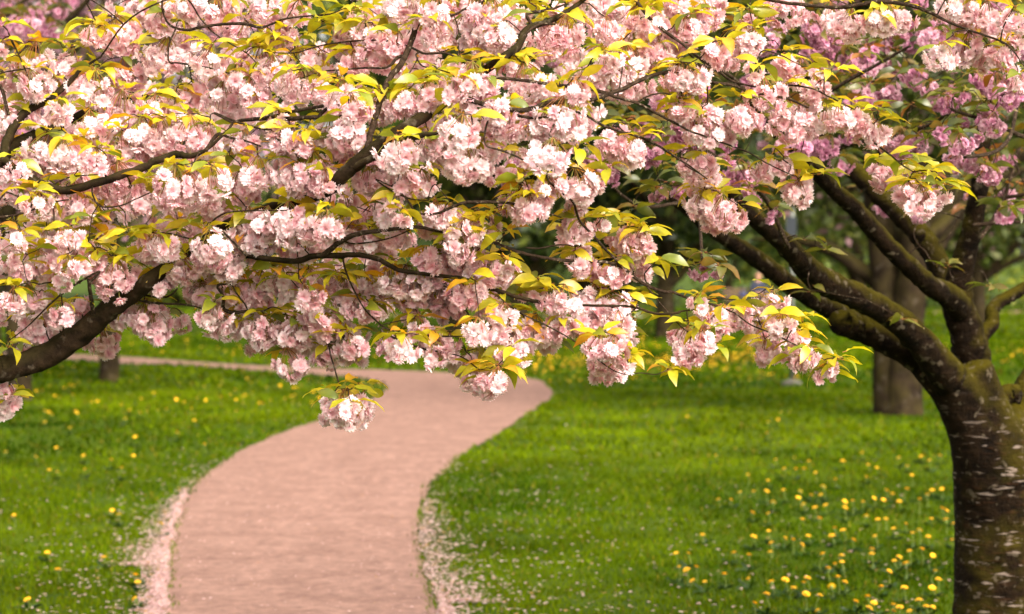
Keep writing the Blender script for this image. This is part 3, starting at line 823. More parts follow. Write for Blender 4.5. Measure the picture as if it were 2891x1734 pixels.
 [(2, 820, 110, 8), (2, 850, 200, 8), (2, 855, 320, 8), (2, 845, 430, 7)],
 [(2, 1330, 100, 26), (2, 1420, 80, 24), (2, 1510, 60, 20), (2, 1600, 30, 14)],
 [(2, 1150, 460, 14), (2, 1250, 330, 18), (2, 1330, 230, 20), (2, 1420, 170, 18), (2, 1530, 170, 14)],
 [(2, 1960, 680, 14), (2, 1975, 620, 13), (2, 1985, 550, 11), (2, 2000, 450, 10)],
 [(2, 1600, 660, 12), (2, 1660, 590, 12), (2, 1720, 510, 12), (2, 1780, 430, 10)],
 [(2, 2100, 715, 14), (2, 2180, 670, 13), (2, 2280, 650, 12), (2, 2370, 670, 9)],
 [(2, 1040, 1010, 14), (2, 1150, 1050, 15), (2, 1250, 1090, 15), (2, 1330, 1130, 12), (2, 1450, 1180, 11)],
 [(2, 1560, 1020, 12), (2, 1630, 1100, 12), (2, 1700, 1160, 10), (2, 1740, 1200, 8)],
 [(2, 700, 1490, 20), (2, 820, 1440, 24), (2, 900, 1415, 26), (2, 1050, 1410, 26), (2, 1220, 1420, 20), (2, 1380, 1460, 15), (5, 1480, 55, 14), (5, 1570, 85, 10)],
 [(2, 280, 1260, 12), (2, 400, 1340, 12), (2, 520, 1390, 10), (2, 640, 1400, 8)],
 [(2, 690, 1290, 9), (2, 750, 1360, 8), (2, 790, 1400, 6)],
]
for b_ in BR:
    pts, rad = tr(b_, -.09)
    pink.branch(pts, rad, join=True, per=5, wob=.08)

CLZ = {
1: """0,350,60 220,460,130 470,470,110 640,260,90 860,270,140 980,90,150 1140,50,120 1120,170,90 1290,290,110 1560,140,130 1330,50,100 1880,90,130 2060,110,80 1990,240,100 1690,240,80 1120,420,150 1430,430,120 1500,540,110 880,570,150 640,650,130 240,620,120 380,640,80 70,600,50 60,720,110 180,800,80 50,850,80 400,800,90 860,790,130 1060,790,110 1030,840,90 1220,870,120 1240,760,100 1340,690,90 1560,740,150 1770,660,110 1640,560,80 1780,480,130 1900,520,100 2080,640,150 2230,620,90 2020,560,60 2120,440,100 2230,460,90 2430,250,90 2430,340,70 2380,720,110 2440,780,80 1960,870,90 650,940,130 540,950,70 1000,960,110 1130,960,100 1320,980,140 1430,1010,120 1060,1060,110 860,1090,130 740,1080,90 300,1090,130 440,1110,100 560,1090,80 660,1140,70 130,1210,90 270,1170,80 560,1280,150 870,1290,130 800,1330,80 1200,1330,150 1310,1370,130 1400,1260,120 1520,1290,100 1700,1330,120 1790,1230,100 1990,1210,110 2060,1280,100 2200,1240,130 2280,1290,80 2020,1020,100 2100,1010,70 2290,960,110 2420,960,100 2400,1060,90 1730,1010,80 480,1420,150 300,1450,80 1000,1400,70 1480,1420,60 950,1440,80 230,1430,60 2420,1440,60""",
2: """450,60,110 560,90,110 670,120,110 740,170,70 840,40,80 1000,110,110 1130,130,120 1250,130,90 900,240,120 1030,280,110 1150,290,100 200,160,90 70,240,80 220,250,80 150,320,90 300,380,130 420,330,80 110,460,80 700,260,70 1530,50,40 1790,40,120 1900,60,80 1560,280,130 1680,220,60 1890,230,70 2060,190,120 2200,200,110 2350,190,110 2450,220,80 2140,380,130 2260,380,90 1980,420,80 2000,500,130 1880,470,90 1780,600,90 1920,580,110 1330,620,160 1220,500,70 1450,640,80 1560,620,60 1670,660,70 2050,640,90 2170,610,60 2370,540,90 2440,560,60 860,500,70 950,620,130 1050,620,90 840,640,90 700,600,60 300,780,120 400,740,80 480,740,90 610,720,110 60,700,110 130,780,90 100,940,120 60,1040,80 920,870,130 850,960,120 1180,880,110 1130,800,80 1420,880,110 1560,860,140 1660,900,110 1420,1080,110 1490,1120,110 1560,1060,60 2000,1060,130 2080,1060,90 1930,990,70 2400,690,60 2420,790,70 700,1060,120 830,1130,140 940,1150,100 420,1100,120 340,1130,80 220,1250,110 370,1280,70 500,1300,80 600,1300,90 1560,1250,60 1460,1330,100 1700,1320,120 1780,1290,80 1280,1420,120 1380,1440,80 1680,1430,70 400,1430,60 80,1470,60 2430,1170,60""",
3: """50,30,80 250,80,130 80,240,130 150,200,80 60,540,70 190,560,90 420,370,150 330,400,90 560,310,80 540,150,60 800,70,160 1150,150,110 1250,190,100 1490,160,100 1620,150,90 1400,150,60 2080,170,130 2000,60,110 2230,150,110 2400,160,90 2440,290,50 2320,230,70 1900,410,90 2060,360,110 2200,430,90 2330,430,90 2440,600,40 800,480,90 960,540,100 1010,630,70 600,520,60 70,720,60 60,800,60 660,710,140 1000,690,50 270,830,120 230,930,110 330,930,80 510,840,110 850,870,130 960,880,90 850,790,70 1080,830,100 1180,840,70 1310,860,90 1360,920,110 1460,950,70 180,1160,110 250,1230,90 230,1320,100 230,1430,90 380,1430,60 680,1200,90 800,1170,60 890,1290,110 900,1370,90 1510,1240,110 1620,1270,90 1720,1230,70 1760,1320,90 1660,1380,90 1760,1420,110 1850,1400,90""",
4: """60,380,70 130,260,60 330,270,90 420,270,90 500,230,60 330,400,90 560,390,110 660,340,90 480,450,70 630,420,90 310,490,80 160,470,50 200,690,120 290,690,70 60,680,70 820,540,140 880,600,90 720,500,70 440,540,60 230,870,110 330,840,100 430,780,90 520,790,80 560,740,70 270,920,80 170,1020,60 20,1300,90 20,1400,100 1060,280,70 1150,310,90 1090,340,80 1270,230,90 1200,450,110 1330,470,90 1240,490,90 1130,560,90 1460,290,120 1450,370,100 1500,470,90 1370,600,90 1480,640,110 1400,640,70 1540,650,60 1010,800,110 1080,870,110 1100,760,90 960,770,70 1150,850,70 820,790,70 720,970,110 1270,830,60 1530,820,120 1480,790,80 1590,870,80 1640,790,60 1740,840,80 1830,910,100 1810,960,80 1900,900,70 1990,870,80 2080,900,110 2040,970,90 2180,960,110 2270,870,90 2330,850,60 2370,950,110 2440,960,70 2190,770,80 2170,550,90 1990,570,100 2290,590,110 2360,600,80 2400,700,80 2150,660,90 1800,660,80 1700,570,80 1840,570,90 2040,1130,110 2280,1070,90 1700,210,110 1800,260,110 1740,120,90 1850,150,100 2000,120,120 2080,200,110 2200,170,110 2290,150,70 2050,300,90 2110,340,70 1680,350,90 1580,360,90 2430,230,60 720,110,90 740,180,60 450,30,100 340,40,60 560,60,70 1250,20,90 1480,20,70 2350,1440,90 2300,1420,60 2430,1440,40 1600,460,90 1650,660,70""",
5: """50,180,90 130,180,80 240,80,60 380,110,80 470,110,60 300,260,110 200,270,90 400,230,90 320,440,110 420,520,100 460,620,110 350,600,90 530,560,100 530,640,70 640,620,110 620,550,70 750,670,70 800,720,70 770,620,70 880,650,70 230,600,90 150,590,80 60,620,60 40,710,70 170,740,70 240,760,50 690,80,70 660,150,90 780,60,60 780,160,90 850,110,70 880,200,90 1000,180,100 1070,200,50 800,350,110 850,330,80 700,420,110 820,440,90 640,400,70 960,330,70 960,450,90 1030,520,110 1110,470,100 1150,530,90 1200,440,50 920,580,80 990,600,60 1280,40,90 1360,40,80 1650,150,90 1700,200,90 1620,220,70 1830,150,60 1950,240,80 2050,290,110 2120,260,80 2070,360,80 1720,330,60 1700,430,70 1780,430,50 1850,510,80 1940,490,70 2100,450,70 2160,490,60 1330,620,60 1400,610,60 1510,680,90 1600,700,110 1750,680,100 1860,720,110 1960,720,100 2020,700,60 1700,850,90 1760,830,70 2040,890,70 1960,850,70 1830,1010,80 1930,1010,90 1880,1080,100 1990,980,50 1900,1180,90 1970,1170,60 2030,1120,50 1110,730,80 1010,720,50 1160,800,80 1220,870,100 1160,940,100 1280,930,90 1390,900,110 1480,930,80 1550,880,70 1230,1030,100 1190,1050,60 1480,980,40 990,900,80 1110,890,60 570,880,80 640,950,60 680,990,70 760,1000,80 700,1060,80 400,1010,80 340,980,60 470,1020,70 510,770,30 740,780,30 840,1110,90 920,1130,90 990,1080,60 960,1240,80 1040,1250,90 1110,1240,70 1060,1290,60 80,930,110 130,990,90 60,1040,90 170,1070,60 60,1450,125 170,1410,90""",
6: """210,700,50 270,770,90 340,800,90 310,860,90 430,790,80 520,740,60 640,720,70 720,690,70 750,760,60 540,820,60 620,900,80 690,940,100 780,860,80 840,930,60 680,1040,80 900,930,40 880,1060,80 900,1110,60 980,1060,50 1030,1140,50 1140,1140,60 1080,1190,60 60,920,70 150,990,120 220,960,80 120,1060,80 250,30,100 350,60,120 330,130,90 440,100,90"""}
items = []
for r_, txt in CLZ.items():
    for q in txt.split():
        x, y, rr = map(float, q.split(','))
        sx, sy = Z(r_, x, y)
        items.append((sx, sy, rr / ZS))

def cls_of(rz):
    return 's' if rz < 62 else 'm' if rz < 92 else 'l' if rz < 125 else 'x'

def grow_twigs(tree, targets, budget, rtip=.0016, maxlen=1.0, name='twig'):
    """connect every target point to the nearest wood, nearest first"""
    T = np.array(targets); n = len(T)
    dmin = np.full(n, 1e9); src = np.zeros(n, int)
    for i in range(n):
        d = np.linalg.norm(tree.nodes - T[i], axis=1); k = int(np.argmin(d)); dmin[i] = d[k]; src[i] = k
    left = set(range(n)); made = []
    while left:
        i = min(left, key=lambda q: dmin[q]); left.remove(i)
        if dmin[i] < .012: continue
        a = tree.nodes[src[i]]; b = T[i]; L_ = dmin[i]
        ax = (b - a)
        side = rng.normal(size=3) * .10 * L_
        k = max(3, int(L_ / .03))
        sag = np.array([0, 0, .10 * L_])
        ctrl = [a, a + ax * .35 + side + sag, a + ax * .72 - side * .4 + sag * .6, b]
        c = catmull(ctrl, max(2, min(5, k // 2)))
        r0 = min(max(rtip * 1.3, rtip + .008 * L_), max(tree.nrad[src[i]], rtip))
        r = np.linspace(r0, rtip, len(c))
        made.append((L_, c, r))
        base_i = len(tree.nodes)
        tree.add_nodes(c[1:], r[1:])
        new = c[1:]
        rem = np.array(sorted(left), int)
        if len(rem):
            dd = np.linalg.norm(T[rem][:, None] - new[None], axis=2)
            j = dd.argmin(1); dm = dd[np.arange(len(rem)), j]
            up = dm < dmin[rem]
            dmin[rem[up]] = dm[up]; src[rem[up]] = base_i + j[up]
    made.sort(key=lambda q: -q[0])
    for L_, c, r in made[:budget]:
        tree.tube_part(name, c, r, 5, tree.twig, .08)
    if len(made) > budget:
        mb = Mesh()
        for L_, c, r in made[budget:]: tube(mb, c - tree.base, r, 4, .05)
        tag(tree.part(name + 's', mb.mesh(name, [tree.twig])), kind='stuff')

def tuft(base, n, lenscale, bias=None):
    """leaves round a shoot tip: list of (M3, position, scale)"""
    out = []
    a0 = random.random() * 6.283
    for i in range(n):
        az = a0 + i * 6.283 / n + random.gauss(0, .35)
        el = random.uniform(-.30, .50)
        d = np.array([math.cos(az) * math.cos(el), math.sin(az) * math.cos(el) * .9, math.sin(el)])
        if bias is not None: d = d + np.asarray(bias)
        p = base + np.array([random.gauss(0, .008), random.gauss(0, .008), random.gauss(0, .006)])
        M3 = frame(d, random.gauss(0, .5))
        st = .012 * d / np.linalg.norm(d)
        out.append((M3, p + st, lenscale * random.uniform(.72, 1.18), p))
    return out

def dress(tree, items, depth_fn, cl_budget, lf_budget, leaf_n, leaf_scale, jitter, maxd=.115, rz_scale=1.0, leaf_p=1.0, lf_names='leaf', fw=(1, 1)):
    """clusters at the traced places, each hanging below a shoot that carries leaves"""
    objs, targets, leaves = [], [], []
    random.seed(5)
    for sx, sy, rs in items:
        d = depth_fn(sx, sy) + random.gauss(0, jitter)
        c = P(sx, sy, d)
        rw = rs / F * d
        cls = cls_of(rs * ZS * rz_scale)
        me, arr, rc = random.choice(tree.cl[cls])
        sc = float(np.clip(1.0 * rw / rc, .84, 1.12))
        objs.append((rs, c, me, arr, sc, random.random() * 6.283, random.gauss(0, .18), random.gauss(0, .18), rc))
    if len(objs) > 0:
        order = sorted(range(len(objs)), key=lambda i: -objs[i][0])
        big = set(order[:cl_budget])
        J = Joined()
        for i, (rs, c, me, arr, sc, rz_, tx, ty, rc) in enumerate(objs):
            M3 = rotz(rz_, tx, ty)
            if i in big:
                o = obj('blossom_cluster', me, tree.root); o.matrix_local = to_mat(M3, c - tree.base, sc)
            else:
                J.put(arr[0], arr[1], arr[2], arr[3], M3, c - tree.base, sc)
            top = c + M3 @ np.array([0, 0, rc * 1.12 * sc])
            targets.append(top)
        if J.mb.n:
            tag(tree.part('blossoms', J.mb.mesh('blossoms', [M_PETAL, M_STALK])), kind='stuff')
    lastp = []
    for t in targets:
        if random.random() > leaf_p: continue
        near = sum(1 for q in lastp if np.linalg.norm(q - t) < .045)
        if near: continue
        lastp.append(t)
        leaves += tuft(t, random.randint(*leaf_n), leaf_scale)
    return targets, leaves

def place_leaves(tree, leaves, budget, weights=None):
    idx = list(range(len(leaves))); random.shuffle(idx)
    idx.sort(key=lambda i: leaves[i][1][1] - .6 * leaves[i][2] * 0)      # nearest first
    J = Joined(); mbst = Mesh()
    w_ = weights
    for k, i in enumerate(idx):
        M3, p, sc, q = leaves[i]
        me, v, f, c = random.choices(tree.lf, w_)[0]
        if k < budget:
            o = obj('leaf', me, tree.root); o.matrix_local = to_mat(M3, p - tree.base, sc)
        else:
            J.put(v, f, c, None, M3, p - tree.base, sc, random.uniform(.85, 1.15))
        tube(mbst, np.array([q, (p + q) / 2, p + M3[:, 0] * .003]) - tree.base, [.0011] * 3, 3, 0, (.32, .12, .03) if random.random() < .7 else (.3, .28, .04), 0, False)
    if J.mb.n: tag(tree.part('foliage', J.mb.mesh('foliage', [M_LEAF])), kind='stuff')
    tag(tree.part('leaf_stalks', mbst.mesh('leaf_stalks', [M_STALK])), kind='stuff')

targets, leaves = dress(pink, items, DEP, 300, 300, (4, 6), 1.2, .09, leaf_p=.95)
# a few leafy shoots without flowers, traced
for r_, x, y, nn in ((5, 2315, 1150, 9), (5, 1120, 1120, 8), (5, 1010, 800, 6), (5, 150, 1260, 5), (4, 60, 980, 7), (4, 100, 1310, 5), (3, 1600, 1120, 6), (3, 1840, 1200, 7), (3, 1930, 1310, 6),
                    (3, 1010, 1210, 7), (3, 1450, 780, 7), (3, 1130, 480, 6), (3, 820, 580, 6), (3, 560, 60, 7), (6, 900, 800, 7), (6, 1170, 1070, 7), (6, 330, 980, 6), (5, 2060, 640, 6), (5, 2150, 180, 6),
                    (5, 2220, 360, 7), (5, 1420, 520, 9), (5, 1100, 60, 7), (5, 1180, 170, 5), (2, 1900, 1180, 5), (2, 1700, 1030, 6), (2, 1300, 1230, 8), (2, 1150, 420, 8), (2, 1380, 780, 6), (2, 830, 720, 7),
                    (4, 2100, 800, 7), (4, 1940, 470, 8), (4, 2380, 470, 8), (4, 900, 370, 7), (4, 620, 250, 8), (4, 900, 180, 8), (4, 120, 560, 7), (4, 640, 90, 7), (1, 700, 180, 9), (1, 420, 300, 7), (1, 700, 460, 8),
                    (1, 1900, 220, 9), (1, 1800, 320, 10), (1, 2250, 150, 9), (1, 60, 400, 7), (1, 20, 180, 7), (1, 1600, 1080, 8), (1, 1050, 1240, 9), (1, 250, 1330, 8), (2, 1350, 10, 10), (2, 1600, 20, 7), (2, 100, 60, 8), (2, 300, 620, 9), (2, 520, 560, 8)):
    sx, sy = Z(r_, x, y)
    p_ = P(sx, sy, DEP(sx, sy) - .06)
    targets.append(p_); leaves += tuft(p_, nn, 1.22)

# deeper layers of the same crown: dense region polygons in the overview picture
DENSE = [np.array([(-420, -420), (1850, -420), (1800, 40), (1560, 130), (1450, 190), (1400, 330), (1150, 440), (960, 420), (930, 480), (1010, 600), (1130, 690), (1080, 740), (900, 760), (820, 800), (640, 780),
                   (560, 760), (440, 700), (380, 640), (300, 660), (240, 640), (150, 760), (0, 760), (-420, 820)], float) * FV]
targets2, J, leaves2 = [], Joined(), []
random.seed(21)
cnt = 0
while cnt < 390:
    sx = random.uniform(-420, 1850) * FV; sy = random.uniform(-420, 830) * FV
    if not in_poly(np.array([sx]), np.array([sy]), DENSE[0])[0] or (sx < 330 and sy < 200): continue
    d = DEP(sx, sy) + random.uniform(.22, 1.5)
    c = P(sx, sy, d)
    me, arr, rc = random.choice(CL_PINK['lite'])
    sc = random.uniform(.85, 1.2)
    J.put(arr[0], arr[1], arr[2], np.zeros(len(arr[1]), np.int32), rotz(random.random() * 6.28, random.gauss(0, .2), random.gauss(0, .2)), c - pink.base, sc, random.uniform(.92, 1.04))
    t = c + np.array([0, 0, rc * 1.05]); targets2.append(t)
    leaves2 += tuft(t, random.randint(3, 5), 1.1)
    cnt += 1
tag(pink.part('crown', J.mb.mesh('crown', [M_PETAL])), kind='stuff')
grow_twigs(pink, targets + targets2, 290)
WY = [w_ for w_ in (4, 4.5, 5, 3.5, 2.2, 4.5, 3, 2) for _ in range(3)]
place_leaves(pink, leaves, 300, WY)
Jl = Joined()
for M3, p, sc, q in leaves2:
    me, v, f, c = random.choices(LEAF_Y, WY)[0]
    Jl.put(v, f, c, None, M3, p - pink.base, sc, random.uniform(.85, 1.1))
tag(pink.part('inner_foliage', Jl.mb.mesh('inner_foliage', [M_LEAF])), kind='stuff')

# ================================================================== PURPLE CHERRY (right)
PD = 10.6
def fv(x, y, d): return P(x * FV, y * FV, d)
bx, by, _ = fv(2432, 1484, PD)
pb = (float(bx), PD, 0)
purple = Tree('cherry_tree', pb, 'purple-pink blossoming cherry tree with bronze leaves and thick dark trunk beside the dandelions', 'tree', M_BARK_P, M_TWIG, CL_PURP, LEAF_O)
pxm = PD / (F / FV)      # metres per overview pixel at the trunk
tk = [(2436, 1640, 190), (2434, 1560, 142), (2432, 1484, 128), (2430, 1380, 124), (2428, 1270, 122), (2426, 1190, 122), (2428, 1110, 112), (2428, 1050, 92), (2425, 1000, 60)]
c = catmull([fv(x, y, PD) for x, y, r in tk], 6); r = np.interp(np.linspace(0, len(tk) - 1, len(c)), np.arange(len(tk)), [q[2] * pxm for q in tk])
mb = Mesh(); tube(mb, c - purple.base, r, 28, .015)
for l_, d0, d1 in (([(2420, 1260, 108), (2404, 1160, 103), (2378, 1075, 84), (2335, 1000, 60), (2288, 938, 45), (2225, 872, 36)], PD, PD - .3),
                   ([(2425, 1150, 90), (2385, 1050, 78), (2340, 975, 60), (2298, 922, 49), (2250, 858, 39)], PD - .02, PD - .35),
                   ([(2420, 1160, 90), (2398, 1050, 72), (2374, 960, 52), (2352, 880, 44)], PD - .1, PD - .2),
                   ([(2420, 1060, 50), (2388, 950, 24), (2371, 886, 22)], PD + .12, PD + .13),
                   ([(2440, 1080, 60), (2462, 990, 36), (2482, 930, 30)], PD + .05, PD + .12)):
    dd = np.linspace(d0, d1, len(l_))
    cc = catmull([fv(x, y, q) for (x, y, _), q in zip(l_, dd)], 6)
    rr = np.interp(np.linspace(0, len(l_) - 1, len(cc)), np.arange(len(l_)), [q[2] * pxm for q in l_])
    tube(mb, cc - purple.base, rr, 20, .015)
tmp = obj('tmp', mb.mesh('tmp', []))
md = tmp.modifiers.new('r', 'REMESH'); md.mode = 'VOXEL'; md.voxel_size = .014; md.use_smooth_shade = True
md = tmp.modifiers.new('s', 'SMOOTH'); md.iterations = 8; md.factor = .5
tme = bpy.data.meshes.new_from_object(tmp.evaluated_get(bpy.context.evaluated_depsgraph_get()))
bpy.data.objects.remove(tmp); tme.name = 'trunk'; tme.materials.clear(); tme.materials.append(M_TRUNK_P)
purple.part('trunk', tme); purple.add_nodes(c, r * .3)
def pl(lst, d0, d1, name='branch', mat=None, sides=16):
    n = len(lst)
    pts = [fv(x, y, d0 + (d1 - d0) * i / max(1, n - 1)) for i, (x, y, r) in enumerate(lst)]
    rad = [r * (d0 + (d1 - d0) * i / max(1, n - 1)) / (F / FV) for i, (x, y, r) in enumerate(lst)]
    purple.branch(pts, rad, name, False, 7, .03, mat, sides if rad[0] > .02 else 8)
pl([(2280, 930, 40), (2225, 872, 35), (2150, 828, 33), (2085, 797, 32), (2050, 785, 33), (2030, 779, 31)], PD - .25, PD - .45)
pl([(2292, 915, 46), (2250, 858, 38.5), (2189, 790, 34), (2120, 742, 32), (2068, 716, 32), (1990, 680, 33), (1950, 650, 31), (1925, 620, 27), (1877, 572, 24), (1812, 516, 21), (1750, 450, 16), (1690, 390, 12)], PD - .3, 8.9)
pl([(2120, 800, 26), (2050, 770, 26), (1982, 732, 25), (1912, 690, 23), (1843, 635, 22), (1774, 590, 20), (1705, 541, 18), (1640, 490, 14), (1570, 440, 11)], PD - .1, 9.3)
pl([(2371, 950, 48), (2352, 880, 43.5), (2334, 800, 42), (2312, 722, 38), (2326, 640, 29), (2346, 560, 25), (2362, 480, 22), (2370, 410, 20), (2380, 300, 17), (2400, 160, 13), (2420, 40, 9)], PD - .1, PD - .5)
pl([(2320, 745, 34), (2288, 712, 29), (2248, 690, 24), (2189, 637, 23), (2120, 566, 22), (2068, 507, 21), (2010, 455, 19), (1950, 395, 16), (1880, 330, 12), (1820, 250, 9)], PD - .25, 9.2)
pl([(2350, 820, 34), (2300, 720, 30), (2258, 620, 28), (2223, 566, 28), (2172, 513, 27), (2110, 455, 24), (2040, 390, 20), (1980, 310, 15), (1930, 220, 10)], PD + .3, PD + .5)
pl([(2420, 1060, 50), (2388, 950, 24), (2371, 886, 22), (2350, 814, 20), (2336, 740, 17)], PD + .12, PD + .15)
pl([(2372, 850, 16), (2374, 812, 18), (2396, 782, 18), (2399, 745, 16), (2436, 718, 16), (2474, 696, 15), (2560, 640, 13), (2650, 560, 10)], PD + .1, PD + .4)
pl([(2440, 1080, 60), (2462, 990, 36), (2482, 930, 30), (2530, 850, 26), (2600, 740, 22), (2680, 600, 17), (2740, 420, 12)], PD + .05, PD + .3)
pl([(2400, 1010, 26), (2424, 960, 24), (2440, 948, 22), (2462, 955, 24)], PD - .12, PD - .1)
pl([(2120, 760, 18), (2098, 790, 20), (2100, 800, 18)], PD - .32, PD - .42)
TP = [([(2362, 480, 6), (2420, 478, 5), (2474, 470, 5), (2560, 450, 4)], PD - .4, PD - .6), ([(2350, 545, 5), (2400, 540, 5), (2474, 535, 4), (2560, 520, 3)], PD - .4, PD - .5),
      ([(2340, 600, 7), (2380, 560, 6), (2425, 480, 5), (2450, 400, 5), (2470, 330, 4)], PD - .3, PD - .2),
      ([(2560, 330, 6), (2474, 330, 6), (2420, 305, 5), (2360, 285, 5), (2300, 265, 4)], 9.0, 8.4), ([(2500, 180, 5), (2460, 250, 5), (2440, 330, 5), (2400, 368, 5), (2330, 380, 4)], 8.9, 8.1),
      ([(1905, 600, 6), (1850, 480, 6), (1760, 400, 5), (1650, 330, 4), (1540, 300, 3)], 9.0, 8.4), ([(1640, 490, 5), (1560, 500, 4), (1500, 470, 4), (1430, 400, 4), (1330, 380, 3)], 9.3, 8.6),
      ([(1690, 500, 5), (1692, 560, 4), (1697, 630, 4)], 8.6, 8.1), ([(1690, 390, 6), (1690, 450, 5), (1690, 505, 5)], 8.9, 8.6),
      ([(1880, 330, 6), (1960, 250, 5), (2040, 200, 5), (2130, 150, 4), (2200, 110, 3)], 9.4, 9.0), ([(1930, 220, 6), (1990, 120, 5), (2040, 40, 4), (2080, -60, 3)], PD, PD - .6),
      ([(1950, 395, 7), (2050, 350, 6), (2150, 330, 5), (2250, 300, 4), (2320, 250, 3)], 9.5, 8.8), ([(1820, 250, 5), (1760, 180, 4), (1650, 150, 4), (1560, 140, 3)], 9.2, 8.8)]
for l, d0, d1 in TP: pl(l, d0, d1, 'branch', M_TWIG, 7)
PC = {3: """1900,950,60 2040,1020,90 2040,860,50 2140,970,50 2000,1130,90 2090,1150,70 1640,1010,110 1600,1070,90 1720,1060,80 1740,980,50 880,1030,110 1010,1040,90 780,1020,60 1100,1030,80 1960,700,70 1960,640,50 1830,640,60 2050,690,50 1950,740,60 1720,570,60 1700,530,40 1640,540,40 1490,690,60 1540,660,80 1370,700,80 1330,580,70 1290,430,110 1240,420,70 1370,390,70 1370,480,80 1680,340,50 1820,300,100 1900,290,70 1740,220,80 1860,200,80 1160,300,60 1060,290,80 1000,200,70 970,370,80 1400,290,40 2170,580,80 2300,620,100 2400,640,80 2250,880,90 2230,780,80 2200,530,70 2400,550,60 2370,700,70 490,1220,100 430,1240,60 560,1250,60 420,1130,40 90,1290,60 60,1350,50 550,1350,40 590,1400,50 2250,1230,70 2200,1210,60 1480,980,70 1520,1020,60 1230,980,50 1740,20,60 1050,350,60 640,340,70 700,300,70 210,640,60 100,950,80 60,880,50 50,1000,60 150,1000,60 400,1000,60 620,860,50 1600,250,70 1500,330,60 1130,420,70 2300,60,60 1560,470,60""",
      2: """1550,420,80 1480,390,60 2220,1090,60 1260,1130,90 1300,1160,60 1210,1270,60 1240,1300,50 880,1220,50 2280,640,90 2330,680,80 2260,720,80 2370,920,60 1850,1190,90 1900,1230,80 1780,1110,60 2280,980,60 2180,1090,70 2230,1370,50 2270,1350,40 1750,250,60 1800,330,60""",
      6: """190,480,55 330,470,50 250,430,35 700,80,30 740,50,30"""}
pit = []
for r_, txt in PC.items():
    for q in txt.split():
        x, y, rr = map(float, q.split(','))
        sx, sy = Z(r_, x, y); pit.append((sx, sy, rr / ZS))
def PDEP(sx, sy):
    if sy > 740 and sx < 2100: return 8.1
    return 8.9 + .5 * math.sin(sx / 170) + .35 * math.sin(sy / 110 + 1)
pt, plv = dress(purple, pit, PDEP, 300, 300, (4, 6), 1.25, .15, rz_scale=1.1)
for x, y, nn, d in ((2390, 690, 5, 9.6), (2290, 640, 5, 9.8), (1950, 580, 6, 9.2), (1990, 600, 4, 9.3), (2180, 770, 5, 9.4), (1500, 290, 6, 8.6), (1560, 440, 6, 8.7), (1530, 500, 7, 8.7), (1450, 280, 6, 8.6), (2080, 130, 7, 9), (2240, 330, 6, 8.5), (2100, 200, 6, 9.0), (1990, 250, 6, 9.2), (1960, 700, 4, 9.4), (1700, 610, 8, 8.05),
                    (1640, 330, 6, 9), (1600, 400, 6, 9), (2440, 500, 6, 9.5), (2200, 250, 7, 9.1), (2330, 180, 6, 9), (2400, 250, 6, 9), (2050, 100, 6, 9.4), (2150, 200, 6, 9.4), (1900, 80, 6, 9.4)):
    p_ = fv(x, y, d); pt.append(p_); plv += tuft(p_, nn, 1.3, (0, 0, -.1))
J = Joined(); pt2 = []; random.seed(31); lv2 = []
for _ in range(330):
    sx = random.uniform(1480, 3350); sy = random.uniform(-420, 640)
    if sy > 330 + .30 * (sx - 1500) or (sx < 1900 and sy > 420): continue
    d = random.uniform(9.4, 12.2); cpos = P(sx, sy, d)
    lv2 += tuft(cpos + np.array([0, 0, .05]), random.randint(5, 8), 1.35)
    pt2.append(cpos + np.array([0, 0, .05]))
    if random.random() < .5:
        me, arr, rc = random.choice(CL_PURP['lite'])
        J.put(arr[0], arr[1], arr[2], np.zeros(len(arr[1]), np.int32), rotz(random.random() * 6.28), cpos - purple.base, random.uniform(.8, 1.2), random.uniform(.85, 1.05))
tag(purple.part('crown', J.mb.mesh('crown', [M_PETAL])), kind='stuff')
grow_twigs(purple, pt + pt2, 150, .0018)
place_leaves(purple, plv, 280, [w_ for w_ in (4, 2, 4, .7, 4, 4) for _ in range(3)])
Jl = Joined()
for M3, p, sc, q in lv2:
    me, v, f, c = random.choice(LEAF_O)
    Jl.put(v, f, c, None, M3, p - purple.base, sc, random.uniform(.7, 1.1))
tag(purple.part('inner_foliage', Jl.mb.mesh('inner_foliage', [M_LEAF])), kind='stuff')

# ================================================================== second purple cherry, trunk left of the frame
lp = Tree('cherry_tree', (-5.2, 13.6, 0), 'purple-pink cherry tree with olive leaves showing behind the pale pink boughs', 'tree', M_BARK_B, M_TWIG, CL_PURP, LEAF_O)
c = catmull([(-5.2, 13.6, -.1), (-5.18, 13.6, .4), (-5.1, 13.55, 1.1), (-4.95, 13.5, 1.7)], 6); r = np.linspace(.22, .13, len(c))
lp.tube_part('trunk', c, r, 16, M_BARK_B, .03); lp.add_nodes(c, r)
for pp in ([(-200, 560), (-60, 300), (40, 190), (120, 110), (210, 40), (300, -60)], [(-250, 520), (-120, 200), (0, 60), (120, -40)], [(-60, 300), (60, 260), (160, 180), (240, 120)]):
    lp.branch([P(x, y, 13.2) for x, y in pp], np.linspace(.05 if len(pp) > 4 else .03, .008, len(pp)), join=True)
LPI = [(180, 200, 110), (260, 230, 90), (360, 220, 80), (120, 150, 70), (80, 270, 80), (300, 50, 60), (500, 20, 50), (420, 270, 70), (200, 310, 60), (0, 1280, 60), (230, 120, 70), (60, 60, 60), (0, 150, 70), (-90, 220, 90), (-120, 60, 80), (420, 90, 50), (0, 900, 60), (480, 740, 60), (150, 940, 60), (550, 760, 60)]
lt, llv = dress(lp, [(*Z(1, x, y), q / ZS) for x, y, q in LPI], lambda x, y: 13.0, 300, 300, (4, 6), 1.35, .3, rz_scale=1.4)
random.seed(55)
